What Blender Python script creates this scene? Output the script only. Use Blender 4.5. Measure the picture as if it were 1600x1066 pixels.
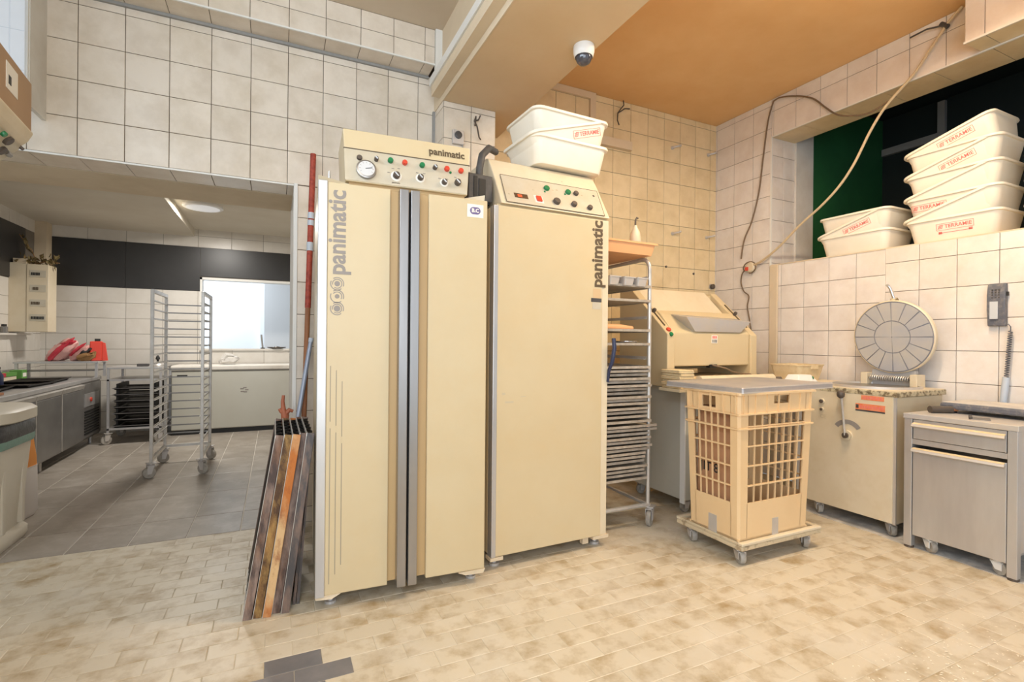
import bpy, math, random
from mathutils import Matrix, Vector
random.seed(7)
for o in list(bpy.data.objects): bpy.data.objects.remove(o)
scene = bpy.context.scene
COL = scene.collection
PI = math.pi

# ------------------------------------------------------------------ camera
cam_d = bpy.data.cameras.new('camera'); cam = bpy.data.objects.new('camera', cam_d); COL.objects.link(cam)
cam_d.sensor_width = 36.0; cam_d.sensor_fit = 'HORIZONTAL'
cam_d.lens = 36.0 * 781.47 / 1600; cam_d.clip_start = 0.02; cam_d.clip_end = 100
YAW, PITCH, ROLL = .44238, -.000438, .00901
F = Vector((math.sin(YAW), math.cos(YAW), 0)); R = Vector((math.cos(YAW), -math.sin(YAW), 0)); U = Vector((0, 0, 1))
F2 = F*math.cos(PITCH) + U*math.sin(PITCH); U2 = U*math.cos(PITCH) - F*math.sin(PITCH)
R3 = R*math.cos(ROLL) + U2*math.sin(ROLL); U3 = U2*math.cos(ROLL) - R*math.sin(ROLL)
mw = Matrix.Identity(4)
for i in range(3):
    mw[i][0] = R3[i]; mw[i][1] = U3[i]; mw[i][2] = -F2[i]
mw[2][3] = 1.22
cam.matrix_world = mw
scene.camera = cam

# ------------------------------------------------------------------ view, world, large lights
scene.view_settings.view_transform = 'Standard'; scene.view_settings.look = 'None'
scene.view_settings.gamma = 1.0; scene.view_settings.use_curve_mapping = False
scene.view_settings.exposure = -0.22
world = bpy.data.worlds.new('world'); scene.world = world; world.use_nodes = True
bg = world.node_tree.nodes['Background']
bg.inputs[0].default_value = (0.80, 0.90, 1.0, 1); bg.inputs[1].default_value = 1.0

def area(name, loc, direction, sx, sy, power, color):
    l = bpy.data.lights.new(name, 'AREA'); l.shape = 'RECTANGLE'; l.size = sx; l.size_y = sy
    l.energy = power; l.color = color
    o = bpy.data.objects.new(name, l); COL.objects.link(o); o.location = loc
    o.rotation_euler = Vector(direction).to_track_quat('-Z', 'Y').to_euler()
    return o
# daylight through the high window on the left; soft fill lamp added behind the camera
area('daylight_side_window', (-1.135, .7, 2.89), (1, 0, -.25), 3.0, .85, 62, (.74, .87, 1)).visible_camera = False
area('fill_behind_camera', (-.6, -1.9, 1.8), (.1, 1, -.05), 3.0, 2.4, 120, (.82, .91, 1))

KLAMP, BAT1, BAT2 = 62, 66, 14      # watts of the lamps built further down

# ------------------------------------------------------------------ materials
def C(r, g, b):
    f = lambda c: (c/255/12.92) if c/255 <= .04045 else ((c/255+.055)/1.055)**2.4
    return (f(r), f(g), f(b), 1)
def mat(name, col, rough=.5, metal=0., col2=None, scale=6., lo=.35, hi=.7, dust=None, dust_scale=14., dust_amt=.5,
        bump=0., bump_scale=60., rand=0., coords='pos', stretch=None, spec=.5, alpha=None, trans=0.):
    m = bpy.data.materials.new(name); m.use_nodes = True
    nt = m.node_tree; N = nt.nodes; L = nt.links
    b = N['Principled BSDF']
    b.inputs['Roughness'].default_value = rough; b.inputs['Metallic'].default_value = metal
    b.inputs['Specular IOR Level'].default_value = spec
    if trans: b.inputs['Transmission Weight'].default_value = trans
    if alpha is not None: b.inputs['Alpha'].default_value = alpha
    b.inputs['Base Color'].default_value = col
    if coords == 'pos':
        g = N.new('ShaderNodeNewGeometry'); vec = g.outputs['Position']
    else:
        g = N.new('ShaderNodeTexCoord'); vec = g.outputs['Object']
    if stretch:
        mp = N.new('ShaderNodeMapping'); mp.inputs['Scale'].default_value = stretch
        L.new(vec, mp.inputs['Vector']); vec = mp.outputs[0]
    cur = None
    def ramp(src, a, z, v0=0., v1=1.):
        r = N.new('ShaderNodeMapRange'); r.inputs[1].default_value = a; r.inputs[2].default_value = z
        r.inputs[3].default_value = v0; r.inputs[4].default_value = v1
        L.new(src, r.inputs[0]); return r.outputs[0]
    def mix(fac, a, c2):
        x = N.new('ShaderNodeMix'); x.data_type = 'RGBA'
        L.new(fac, x.inputs[0])
        if isinstance(a, tuple): x.inputs[6].default_value = a
        else: L.new(a, x.inputs[6])
        x.inputs[7].default_value = c2
        return x.outputs[2]
    if col2 is not None:
        n = N.new('ShaderNodeTexNoise'); n.inputs['Scale'].default_value = scale; n.inputs['Detail'].default_value = 6
        n.inputs['Roughness'].default_value = .62
        if rand:
            oi = N.new('ShaderNodeObjectInfo'); v = N.new('ShaderNodeVectorMath'); v.operation = 'ADD'
            cmb = N.new('ShaderNodeMath'); cmb.operation = 'MULTIPLY'; cmb.inputs[1].default_value = 37.
            L.new(oi.outputs['Random'], cmb.inputs[0]); L.new(vec, v.inputs[0]); L.new(cmb.outputs[0], v.inputs[1])
            L.new(v.outputs[0], n.inputs['Vector'])
        else: L.new(vec, n.inputs['Vector'])
        cur = mix(ramp(n.outputs[0], lo, hi), col, col2)
    if dust is not None:
        n = N.new('ShaderNodeTexNoise'); n.inputs['Scale'].default_value = dust_scale; n.inputs['Detail'].default_value = 8
        n.inputs['Roughness'].default_value = .7
        L.new(vec, n.inputs['Vector'])
        cur = mix(ramp(n.outputs[0], .48, .75, 0, dust_amt), cur if cur is not None else col, dust)
    if rand:
        oi = N.new('ShaderNodeObjectInfo'); h = N.new('ShaderNodeHueSaturation')
        L.new(ramp(oi.outputs['Random'], 0, 1, 1-rand, 1+rand), h.inputs['Value'])
        if cur is None: h.inputs['Color'].default_value = col
        else: L.new(cur, h.inputs['Color'])
        cur = h.outputs[0]
    if cur is not None: L.new(cur, b.inputs['Base Color'])
    if bump:
        n = N.new('ShaderNodeTexNoise'); n.inputs['Scale'].default_value = bump_scale; n.inputs['Detail'].default_value = 4
        L.new(vec, n.inputs['Vector'])
        bp = N.new('ShaderNodeBump'); bp.inputs['Strength'].default_value = bump; bp.inputs['Distance'].default_value = .01
        L.new(n.outputs[0], bp.inputs['Height']); L.new(bp.outputs[0], b.inputs['Normal'])
    return m
def emit(name, col, s):
    m = bpy.data.materials.new(name); m.use_nodes = True
    b = m.node_tree.nodes['Principled BSDF']; b.inputs['Base Color'].default_value = col
    b.inputs['Emission Color'].default_value = col; b.inputs['Emission Strength'].default_value = s
    return m

M = {}
M['tile'] = mat('cream_wall_tile', C(230,218,202), .32, col2=C(212,198,180), scale=5., lo=.42, hi=.72, dust=C(190,172,140), dust_scale=1.7, dust_amt=.45, rand=.035)
M['tile_warm_lit'] = mat('warm_lit_wall_tile', C(234,214,174), .32, col2=C(220,198,154), scale=5., lo=.42, hi=.72, dust=C(196,168,120), dust_scale=1.5, dust_amt=.5, rand=.035)  # same tile with warm lamplight put into its colour
M['tile_right'] = mat('pale_wall_tile', C(234,227,220), .30, col2=C(220,210,202), scale=5., lo=.42, hi=.72, dust=C(206,184,150), dust_scale=1.3, dust_amt=.4, rand=.03)
M['grout'] = mat('brown_grout', C(92,76,60), .9)
M['kgrout'] = mat('grey_grout', C(120,112,102), .9)
M['ktile'] = mat('kitchen_wall_tile', C(222,217,208), .3, col2=C(212,205,194), scale=4., rand=.02)
M['plaster'] = mat('cream_plaster', C(222,205,178), .85, col2=C(205,186,156), scale=2., bump=.05)
M['plaster_white'] = mat('white_plaster', C(226,222,214), .8, col2=C(208,200,188), scale=3.)
M['ceil_left'] = mat('beige_ceiling_paint', C(214,198,176), .9, col2=C(200,182,158), scale=1.2)
M['ceil_right'] = mat('tan_ceiling_paint', C(232,192,138), .75, col2=C(220,172,114), scale=1.3, lo=.3, hi=.75)
M['beam'] = mat('beam_paint', C(224,200,164), .85, col2=C(214,186,146), scale=1.1)
M['beamside'] = mat('beam_side_paint', C(226,208,180), .8, col2=C(214,194,164), scale=2.)
M['kceil'] = mat('kitchen_ceiling_paint', C(216,208,192), .9, col2=C(206,196,178), scale=1.5)
M['white_pvc'] = mat('white_plastic_trim', C(232,230,224), .4)
M['grey_trim'] = mat('grey_trim', C(150,148,144), .5)
M['ftile'] = mat('beige_floor_tile', C(208,196,174), .44, col2=C(160,135,94), scale=8., lo=.46, hi=.74, dust=C(216,208,194), dust_scale=2.2, dust_amt=.8, rand=.03, bump=.04, bump_scale=30)
M['fgrout'] = mat('floor_grout', C(186,172,146), .9, col2=C(206,194,172), scale=9.)
M['dtile'] = mat('grey_floor_tile', C(112,110,112), .4, col2=C(128,124,124), scale=9., rand=.04)
M['kftile'] = mat('kitchen_floor_tile', C(164,155,144), .35, col2=C(138,128,116), scale=3., lo=.35, hi=.7, dust=C(204,198,190), dust_scale=5., dust_amt=.5, rand=.05)
M['kfgrout'] = mat('kitchen_floor_grout', C(226,220,210), .9)
M['black_panel'] = mat('black_panel', C(44,42,40), .35, col2=C(52,50,48), scale=2.)
M['green'] = mat('dark_green_paint', C(40,104,58), .6, col2=C(32,84,50), scale=1.5)  # side wall green, lightened for the light falling on it
M['store_shade'] = mat('shaded_store_green', C(22,34,34), .7)  # other store walls, with the shade put into their colour
M['cream'] = mat('cream_enamel', C(208,190,154), .38, col2=C(202,182,144), scale=1.5, dust=C(206,176,126), dust_scale=4., dust_amt=.25, bump=.02, bump_scale=8)
M['cream_pale'] = mat('pale_cream_enamel', C(222,208,182), .4, col2=C(212,196,166), scale=2., dust=C(200,176,134), dust_scale=9., dust_amt=.3)
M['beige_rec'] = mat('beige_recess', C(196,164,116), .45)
M['fascia'] = mat('fascia_metal', C(200,192,174), .42, .1, col2=C(194,182,158), scale=9.)
M['dial'] = mat('gauge_dial_white', C(206,206,206), .5)
M['glue'] = mat('glue_stain', C(204,174,134), .6)
M['steel'] = mat('brushed_steel', C(206,204,202), .36, .6, col2=C(184,181,180), scale=4., stretch=(1,1,.2))
M['steel_dusty'] = mat('dusty_steel', C(200,197,196), .45, .45, col2=C(208,200,190), scale=5., lo=.4, hi=.7, dust=C(214,198,168), dust_scale=4, dust_amt=.4)
M['strip'] = mat('steel_handle_strip', C(170,166,162), .3, .85, col2=C(146,142,140), scale=3., stretch=(1,1,.15))
M['steel_dark'] = mat('dark_steel', C(150,147,144), .34, .6, col2=C(130,127,124), scale=3.)
M['alu'] = mat('aluminium_tube', C(212,208,202), .38, .5, col2=C(190,184,176), scale=8.)
M['chrome'] = mat('chrome', C(225,225,228), .12, 1.)
M['black'] = mat('black_plastic', C(30,29,28), .5)
M['dark'] = mat('dark_grey_plastic', C(66,64,64), .5, col2=C(84,80,78), scale=20.)
M['knob'] = mat('knob_dark', C(84,74,66), .45)
M['red'] = mat('red_lamp', C(206,72,52), .25)
M['greenp'] = mat('green_lamp', C(32,120,74), .25)
M['white'] = mat('white_plastic', C(238,236,232), .45)
M['wheel'] = mat('grey_rubber', C(176,170,160), .6, col2=C(140,132,122), scale=18.)
M['tub'] = mat('white_tub_plastic', C(246,238,222), .42, col2=C(240,228,206), scale=2.)
M['ink_red'] = mat('faded_red_ink', C(226,120,112), .6)
M['ink_brown'] = mat('brown_ink', C(92,76,56), .6)
M['ink_grey'] = mat('grey_ink', C(146,138,132), .6)
M['far_white'] = mat('white_paint', C(236,238,240), .8)
M['ink_mid'] = mat('worn_grey_ink', C(158,146,126), .6)
M['ink_pale'] = mat('faded_ink', C(196,182,154), .6)
M['ink_purple'] = mat('purple_ink', C(110,96,140), .6)
M['ink_black'] = mat('black_ink', C(40,38,38), .6)
M['paper'] = mat('white_paper', C(236,230,220), .7)
M['crate'] = mat('cream_crate_plastic', C(232,200,154), .45, col2=C(226,190,142), scale=2.)
M['cardboard'] = mat('brown_cardboard', C(190,146,110), .85, col2=C(172,126,92), scale=3.)
M['cardboard2'] = mat('tan_cardboard', C(176,146,116), .85, col2=C(166,134,104), scale=2.)
M['dolly'] = mat('dusty_dolly_plastic', C(206,188,156), .7, col2=C(150,128,100), scale=16., lo=.5, hi=.65)
M['lid'] = mat('dusty_tray_metal', C(168,166,170), .4, .5, col2=C(188,182,178), scale=4, dust=C(206,196,182), dust_scale=2., dust_amt=.4)
M['rust1'] = mat('dark_rusty_steel', C(78,64,60), .6, .25, col2=C(150,128,116), scale=26., lo=.42, hi=.66, dust=C(150,104,66), dust_scale=16., dust_amt=.8, stretch=(1,1,.25))
M['rust2'] = mat('brown_rusty_steel', C(84,58,38), .65, .15, col2=C(156,116,66), scale=18., lo=.42, hi=.62, dust=C(188,150,86), dust_scale=30., dust_amt=.9, stretch=(1,1,.4))
M['rust3'] = mat('orange_rusty_steel', C(188,112,50), .7, .1, col2=C(212,176,128), scale=4., lo=.45, hi=.6, dust=C(140,72,30), dust_scale=26., dust_amt=.9, stretch=(1,1,.5))
M['rust4'] = mat('grey_baked_steel', C(84,80,80), .5, .3, col2=C(134,112,100), scale=24., lo=.44, hi=.64, stretch=(1,1,.3))
M['wave'] = mat('black_baked_metal', C(38,36,35), .45, .6, col2=C(60,56,52), scale=30.)
M['redwood'] = mat('red_painted_pole', C(176,74,54), .6, col2=C(148,56,42), scale=40., lo=.45, hi=.6)
M['wood'] = mat('brown_wood', C(166,112,74), .6, col2=C(140,88,56), scale=12., stretch=(6,6,.6))
M['tape'] = mat('grey_tape', C(196,204,214), .4)
M['bluetube'] = mat('blue_grey_tube', C(168,176,192), .4, .3)
M['grey_disc'] = mat('grey_divider_lid', C(178,178,182), .42, .15, col2=C(196,190,180), scale=5.)
M['groove'] = mat('groove_grey', C(138,138,146), .6)
M['scuff'] = mat('scuffed_enamel_edge', C(196,182,150), .55, col2=C(116,100,74), scale=34., lo=.46, hi=.58)
M['orange'] = mat('orange_sticker', C(224,120,74), .55, col2=C(228,150,112), scale=30.)
M['cable'] = mat('grey_cable', C(120,100,80), .6)
M['cable_pale'] = mat('pale_cable', C(206,184,148), .6)
M['flour_grey'] = mat('grey_flour_film', C(206,200,192), .9, col2=C(176,172,170), scale=12.)
M['phone'] = mat('blue_grey_plastic', C(96,98,106), .5, dust=C(190,176,160), dust_scale=40., dust_amt=.4)
M['blue_handle'] = mat('navy_plastic', C(44,50,78), .35)
M['beigep'] = mat('orange_beige_plastic', C(232,172,122), .5)
M['wire'] = mat('flour_dusted_wire', C(196,186,172), .5, .35, col2=C(166,154,138), scale=22.)
M['cloth'] = mat('cream_linen', C(226,204,164), .9, col2=C(208,184,142), scale=18.)
M['concrete'] = mat('floury_concrete', C(168,166,164), .9, col2=C(206,202,196), scale=9., lo=.4, hi=.6)
M['binp'] = mat('ivory_bin_plastic', C(226,218,202), .45, col2=C(214,204,186), scale=3.)
M['liner'] = mat('dark_bin_liner', C(58,58,60), .35, col2=C(84,84,86), scale=16., bump=.5, bump_scale=25)
M['teal'] = mat('teal_bin_liner', C(126,160,148), .4, bump=.4, bump_scale=25)
M['sack_o'] = mat('orange_paper', C(222,142,62), .7)
M['sack_w'] = mat('white_paper_sack', C(220,212,206), .75, bump=.1, bump_scale=20)
M['pink'] = mat('pink_plastic_bag', C(214,164,156), .45, bump=.3, bump_scale=30)
M['crimson'] = mat('crimson_plastic', C(196,52,68), .45, bump=.3, bump_scale=30)
M['redbox'] = mat('red_plastic', C(224,66,44), .4)
M['brownp'] = mat('kraft_paper', C(150,112,70), .8)
M['gbox'] = mat('green_box', C(96,150,70), .6)
M['freezer'] = mat('pale_freezer_enamel', C(196,194,182), .35, col2=C(188,184,170), scale=1.)
M['leaf'] = mat('dry_leaf', C(128,114,70), .7, col2=C(100,76,46), scale=30.)
M['plasticbag'] = mat('clear_bag', C(214,210,204), .35, bump=.6, bump_scale=40)
M['terra'] = mat('terracotta_plastic', C(178,104,74), .5)
M['window_glow'] = None
M['glass'] = mat('window_glass', (1,1,1,1), .02, trans=1.)
M['dome'] = mat('smoked_dome', C(70,70,78), .08, spec=.8)
M['lcd'] = mat('display_dark', C(92,70,52), .2)
M['silver'] = mat('silver_paper', C(206,210,214), .35, .2)

# ------------------------------------------------------------------ mesh helpers
class MB:
    def __init__(self): self.v = []; self.f = []; self.T = None
    def add(self, vs, fs):
        n = len(self.v)
        self.v += [tuple(self.T @ Vector(p)) if self.T else tuple(p) for p in vs]
        self.f += [tuple(i+n for i in f) for f in fs]
        return self
    def box(self, x0, x1, y0, y1, z0, z1):
        vs = [(x0,y0,z0),(x1,y0,z0),(x1,y1,z0),(x0,y1,z0),(x0,y0,z1),(x1,y0,z1),(x1,y1,z1),(x0,y1,z1)]
        return self.add(vs, [(0,3,2,1),(4,5,6,7),(0,1,5,4),(1,2,6,5),(2,3,7,6),(3,0,4,7)])
    def hexa(self, lo, hi):           # 4 bottom points, 4 top points (both counter-clockwise from above)
        return self.add(list(lo)+list(hi), [(0,3,2,1),(4,5,6,7),(0,1,5,4),(1,2,6,5),(2,3,7,6),(3,0,4,7)])
    def prism(self, prof, a0, a1, axis):   # profile polygon extruded along axis
        def P(p, a): return (a,p[0],p[1]) if axis=='x' else (p[0],a,p[1]) if axis=='y' else (p[0],p[1],a)
        n = len(prof); vs = [P(p,a0) for p in prof]+[P(p,a1) for p in prof]
        fs = [tuple(range(n))[::-1], tuple(range(n,2*n))]+[(i,(i+1)%n,n+(i+1)%n,n+i) for i in range(n)]
        return self.add(vs, fs)
    def tube(self, pts, r, seg=10, closed=False):
        pts = [Vector(p) for p in pts]; n = len(pts); rings = []
        rr = r if isinstance(r,(list,tuple)) else [r]*n
        up = None
        for i,p in enumerate(pts):
            if closed: t = pts[(i+1)%n]-pts[i-1]
            else: t = (pts[min(i+1,n-1)]-pts[max(i-1,0)])
            t.normalize()
            if up is None: up = t.orthogonal().normalized()
            up = (up - t*up.dot(t))
            if up.length < 1e-5: up = t.orthogonal()
            up.normalize(); s = t.cross(up)
            rings.append([p+(up*math.cos(2*PI*k/seg)+s*math.sin(2*PI*k/seg))*rr[i] for k in range(seg)])
        vs = [q for ring in rings for q in ring]; fs = []
        for i in range(n if closed else n-1):
            j = (i+1)%n
            for k in range(seg): fs.append((i*seg+k, i*seg+(k+1)%seg, j*seg+(k+1)%seg, j*seg+k))
        if not closed: fs += [tuple(range(seg))[::-1], tuple(range((n-1)*seg, n*seg))]
        return self.add(vs, fs)
    def cyl(self, p0, p1, r, seg=16, r2=None):
        return self.tube([p0,p1], [r, r if r2 is None else r2], seg)
    def lathe(self, prof, seg=20, o=(0,0,0), ax='z', ring=False):   # (radius, height) list; ring: closed hollow profile
        if ring: prof = list(prof)+[prof[0]]
        vs = []; n = len(prof)
        for r,h in prof:
            for k in range(seg):
                a = 2*PI*k/seg; c,s = r*math.cos(a), r*math.sin(a)
                p = (c,s,h) if ax=='z' else (h,c,s) if ax=='x' else (s,h,c)
                vs.append((p[0]+o[0],p[1]+o[1],p[2]+o[2]))
        fs = [(i*seg+k, i*seg+(k+1)%seg, (i+1)*seg+(k+1)%seg, (i+1)*seg+k) for i in range(n-1) for k in range(seg)]
        if not ring: fs += [tuple(range(seg))[::-1], tuple(range((n-1)*seg, n*seg))]
        return self.add(vs, fs)
    def mesh(self, name):
        me = bpy.data.meshes.new(name); me.from_pydata(self.v, [], self.f); me.update()
        import bmesh
        bm = bmesh.new(); bm.from_mesh(me); bmesh.ops.recalc_face_normals(bm, faces=bm.faces); bm.to_mesh(me); bm.free()
        return me
    def build(self, name, m, parent=None, bevel=0., smooth=False, seg=2):
        me = self.mesh(name); me.materials.append(m if not isinstance(m,str) else M[m])
        o = bpy.data.objects.new(name, me); COL.objects.link(o)
        if parent: o.parent = parent
        if smooth:
            for p in me.polygons: p.use_smooth = True
            try: me.set_sharp_from_angle(angle=math.radians(40))
            except Exception: pass
        if bevel:
            b = o.modifiers.new('bevel','BEVEL'); b.width = bevel; b.segments = seg; b.limit_method = 'ANGLE'
        return o
def tag(o, label=None, cat=None, group=None, kind=None):
    if label: o['label'] = label
    if cat: o['category'] = cat
    if group: o['group'] = group
    if kind: o['kind'] = kind
    return o
def thing(name, label, cat, loc=(0,0,0), rz=0, group=None):
    o = bpy.data.objects.new(name, None); COL.objects.link(o); o.empty_display_size = .05
    o.location = loc; o.rotation_euler = (0,0,rz)
    return tag(o, label, cat, group)
def copy_tree(o, parent=None):
    c = o.copy(); COL.objects.link(c); c.parent = parent
    for ch in [x for x in bpy.data.objects if x.parent == o]: copy_tree(ch, c)
    return c
def struct(name, mb, m, label, cat='structure'):
    return tag(mb.build(name, m), label, cat, kind='structure')
def text(s, size, origin, right, up, m, parent, name='lettering', bold=0., align='LEFT', sx=1., ext=.0006, spacing=1.):
    cu = bpy.data.curves.new('t','FONT'); cu.body = s; cu.size = size; cu.offset = bold; cu.extrude = ext
    cu.align_x = align; cu.align_y = 'CENTER'; cu.resolution_u = 3; cu.space_character = spacing
    t = bpy.data.objects.new('t', cu); COL.objects.link(t)
    bpy.context.view_layer.update()
    me = bpy.data.meshes.new_from_object(t.evaluated_get(bpy.context.evaluated_depsgraph_get()))
    bpy.data.objects.remove(t); bpy.data.curves.remove(cu)
    r = Vector(right).normalized()*sx; u = Vector(up).normalized(); n = Vector(right).cross(Vector(up)).normalized(); o0 = Vector(origin)
    for v in me.vertices: v.co = o0 + r*v.co.x + u*v.co.y + n*(v.co.z)
    me.materials.clear(); me.materials.append(M[m]); me.name = name
    o = bpy.data.objects.new(name, me); COL.objects.link(o); o.parent = parent
    return o
def arc(c, r, a0, a1, n, plane='yz'):
    out = []
    for i in range(n+1):
        a = a0+(a1-a0)*i/n; p, q = r*math.cos(a), r*math.sin(a)
        out.append((c[0], c[1]+p, c[2]+q) if plane=='yz' else (c[0]+p, c[1], c[2]+q) if plane=='xz' else (c[0]+p, c[1]+q, c[2]))
    return out

# ------------------------------------------------------------------ tiling
_tc = {}
def tile_mesh(su, sv, Ud, Vd, Nd, th, m):
    key = (round(su,4), round(sv,4), tuple(Ud), tuple(Vd), tuple(Nd), th, m)
    if key in _tc: return _tc[key]
    c = min(.0025, su*.2, sv*.2); vs = []
    Uv, Vv, Nv = Vector(Ud), Vector(Vd), Vector(Nd)
    for (i,h) in ((0,-.002),(0,th-.0012),(c,th)):
        for (a,b) in ((i,i),(su-i,i),(su-i,sv-i),(i,sv-i)): vs.append(Uv*a+Vv*b+Nv*h)
    fs = [(8,9,10,11)]
    for l in (0,4):
        for k in range(4): fs.append((l+k,l+(k+1)%4,l+4+(k+1)%4,l+4+k))
    mb = MB(); mb.add(vs, fs); me = mb.mesh('tile'); me.materials.append(M[m]); _tc[key] = me
    return me
def tiles(parent, P0, Ud, Vd, Nd, ul, vl, su, sv, u0, v0, m, th=.004, g=.0036, name='tile', skip=None, brick=0.):
    """tile a rectangle at P0 spanned by Ud*ul and Vd*vl; joints fall at u0+k*su and v0+k*sv"""
    out = []
    Uv, Vv, Nv = Vector(Ud), Vector(Vd), Vector(Nd)
    r = 0; b = v0 - math.ceil(v0/sv)*sv
    while b < vl-1e-4:
        lo, hi = max(b,0), min(b+sv, vl)
        uo = u0 + (brick if r % 2 else 0)
        a = uo - math.ceil(uo/su)*su
        while a < ul-1e-4:
            l, h = max(a,0), min(a+su, ul)
            if h-l > .012 and hi-lo > .012 and not (skip and skip(l,h,lo,hi)):
                me = tile_mesh(h-l-g, hi-lo-g, Ud, Vd, Nd, th, m)
                o = bpy.data.objects.new(name, me); COL.objects.link(o)
                o.location = Vector(P0)+Uv*(l+g/2)+Vv*(lo+g/2); o.parent = parent; out.append(o)
            a += su
        b += sv; r += 1
    return out
X, Y, Z = (1,0,0), (0,1,0), (0,0,1)
nX, nY, nZ = (-1,0,0), (0,-1,0), (0,0,-1)

# =================================================================== THE SETTING
YB, YR, XR = 3.60, 3.82, 4.15
ZL, ZR, ZBM = 3.40, 3.48, 2.90
# ---- floor of the bakery, brick-bond tiles 20 x 10 cm
fl = struct('floor', MB().box(-3.2, 4.15, -2.0, 3.60, -.1, -.002).box(1.0, 4.15, 3.60, 3.85, -.1, -.002), 'fgrout', 'beige mottled brick-bond tile floor of the bakery workroom', 'floor')
cells = []
r = 0; yy = 3.60
while yy > .55:
    y0 = max(yy-.1, .55); off = 0. if r % 2 else .1
    xx = -3.028+off
    while xx < 4.15:
        cells.append((max(xx,-2.6), min(xx+.2, 4.12), y0, yy)); xx += .2
    yy -= .1; r += 1
fw = math.sin(YAW), math.cos(YAW)
def vis(c):
    x, y = (c[0]+c[1])/2, (c[2]+c[3])/2
    d = x*fw[0]+y*fw[1]; l = x*fw[1]-y*fw[0]
    if d < .3 or abs(l)/d > 1.09 or 1.22/d > .72: return None
    if (.25 < x < .95 and 2.5 < y) or (1.1 < x < 1.8 and 2.6 < y) or x > 3.95: return None
    return d
DARK = set()
def dark(c):
    x, y = (c[0]+c[1])/2, (c[2]+c[3])/2
    return (2.0 < y < 2.1 and -.05 < x < .3 and c[0] > -.05 and False) or any(abs(x-a) < .03 and abs(y-b) < .03 for a,b in dark_c)
# dark grey repair tiles
rows = sorted({round((c[2]+c[3])/2,3) for c in cells})
dark_c = []
for c in cells:
    x, y = (c[0]+c[1])/2, (c[2]+c[3])/2
    if 2.0 < y < 2.1 and -.04 < x < .18: dark_c.append((x,y))
    if 1.9 < y < 2.0 and -.14 < x < .28: dark_c.append((x,y))
    if 1.8 < y < 1.9 and -.04 < x < .2: dark_c.append((x,y))
vc = sorted([(vis(c), c) for c in cells if vis(c)], key=lambda t: t[0])
near = vc[:300]; far = vc[300:]
fm = {}
for d, c in near:
    w, h = round(c[1]-c[0],4), round(c[3]-c[2],4)
    dk = dark(c)
    me = tile_mesh(w-.0014, h-.0014, X, Y, Z, .004, 'dtile' if dk else 'ftile')
    o = bpy.data.objects.new('floor_tile', me); COL.objects.link(o); o.parent = fl
    o.location = (c[0]+.001, c[2]+.001, -.0045+random.uniform(-.0004,.0004))
mb = MB()
for d, c in far:
    a, b_, y0, y1 = c[0]+.001, c[1]-.001, c[2]+.001, c[3]-.001
    zt = -.0005+random.uniform(-.0004,.0004)
    mb.add([(a,y0,-.005),(b_,y0,-.005),(b_,y1,-.005),(a,y1,-.005),(a,y0,zt),(b_,y0,zt),(b_,y1,zt),(a,y1,zt)], [(4,5,6,7),(0,1,5,4),(1,2,6,5),(2,3,7,6),(3,0,4,7)])
M['ftile_far'] = mat('beige_floor_tile_far', C(208,196,174), .44, col2=C(160,135,94), scale=8., lo=.46, hi=.74, dust=C(216,208,194), dust_scale=2.2, dust_amt=.8, bump=.04, bump_scale=30)
tag(mb.build('floor_tiles', 'ftile_far', fl), kind='stuff')
# ---- kitchen floor, 30 x 60 tiles
kf = struct('floor_kitchen', MB().box(-3.2, 1.2, 3.60, 8.0, -.1, -.004), 'kfgrout', 'grey rectangular tile floor of the back kitchen', 'floor')
tiles(kf, (-2.6,3.602,-.004), X, Y, Z, 3.4, 4.39, .291, .60, .082, .40, 'kftile', g=.0055, name='floor_tile', brick=.0)

# ---- left part of the back wall with the wide doorway
wl = struct('wall_back_left', MB().box(-3.2, -1.232, YB, 4.33, 2.236, 2.42).box(-1.232, .115, YB, 4.33, 2.236, 3.6).box(.115, 1.055, YB, 4.33, 0, 3.6).box(1.055,1.25,YB,4.33,0,3.6),
            'grout', 'cream tiled back wall with the wide doorway to the kitchen', 'wall')
tiles(wl, (-1.232,YB,2.236), X, Z, nY, 2.287, .921, .216, .2135, 1.232-1.016, .003, 'tile')
tiles(wl, (-2.4,YB,2.236), X, Z, nY, 1.168, .184, .216, .2135, 2.4-1.016, .003, 'tile')
tiles(wl, (.125,YB,0), X, Z, nY, .93, 2.236, .216, .2135, .07-.125, .102, 'tile')
tiles(wl, (-2.4,YB,2.236), X, Y, nZ, 2.51, .262, .216, .4, 2.4-1.016, .4, 'tile', name='soffit_tile')
pl_ = MB().box(-2.6,.115,3.866,4.33,2.228,2.238).build('soffit_plaster', 'plaster', wl)
MB().box(.103,.118,YB-.008,4.33,0,2.236).build('door_reveal', 'plaster_white', wl)
MB().box(.105,.128,YB-.012,YB+.002,0,2.245).build('corner_bead', 'white_pvc', wl, .002)
MB().box(-2.4,.128,YB-.008,YB+.002,2.228,2.238).build('corner_bead', 'white_pvc', wl)
# ---- tiled bulkhead over that wall
bk = struct('wall_bulkhead', MB().box(-1.2, 1.0, 3.42, YB-.001, 3.157, 3.6), 'grout', 'tiled bulkhead running along the top of the back wall', 'wall')
tiles(bk, (-1.2,3.42,3.157), X, Z, nY, 2.2, .243, .216, .121, 1.2-1.016, .0, 'tile')
tiles(bk, (-1.2,3.42,3.157), X, Y, nZ, 2.2, .165, .216, .4, 1.2-1.016, .4, 'tile', name='soffit_tile')
MB().box(-1.15,1.0,3.412,3.424,3.150,3.160).build('edge_trim', 'white_pvc', bk)
MB().box(-1.15,1.0,3.578,3.600,3.135,3.157).build('inner_trim', 'grey_trim', bk)  # grey trim where the soffit meets the wall
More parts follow.
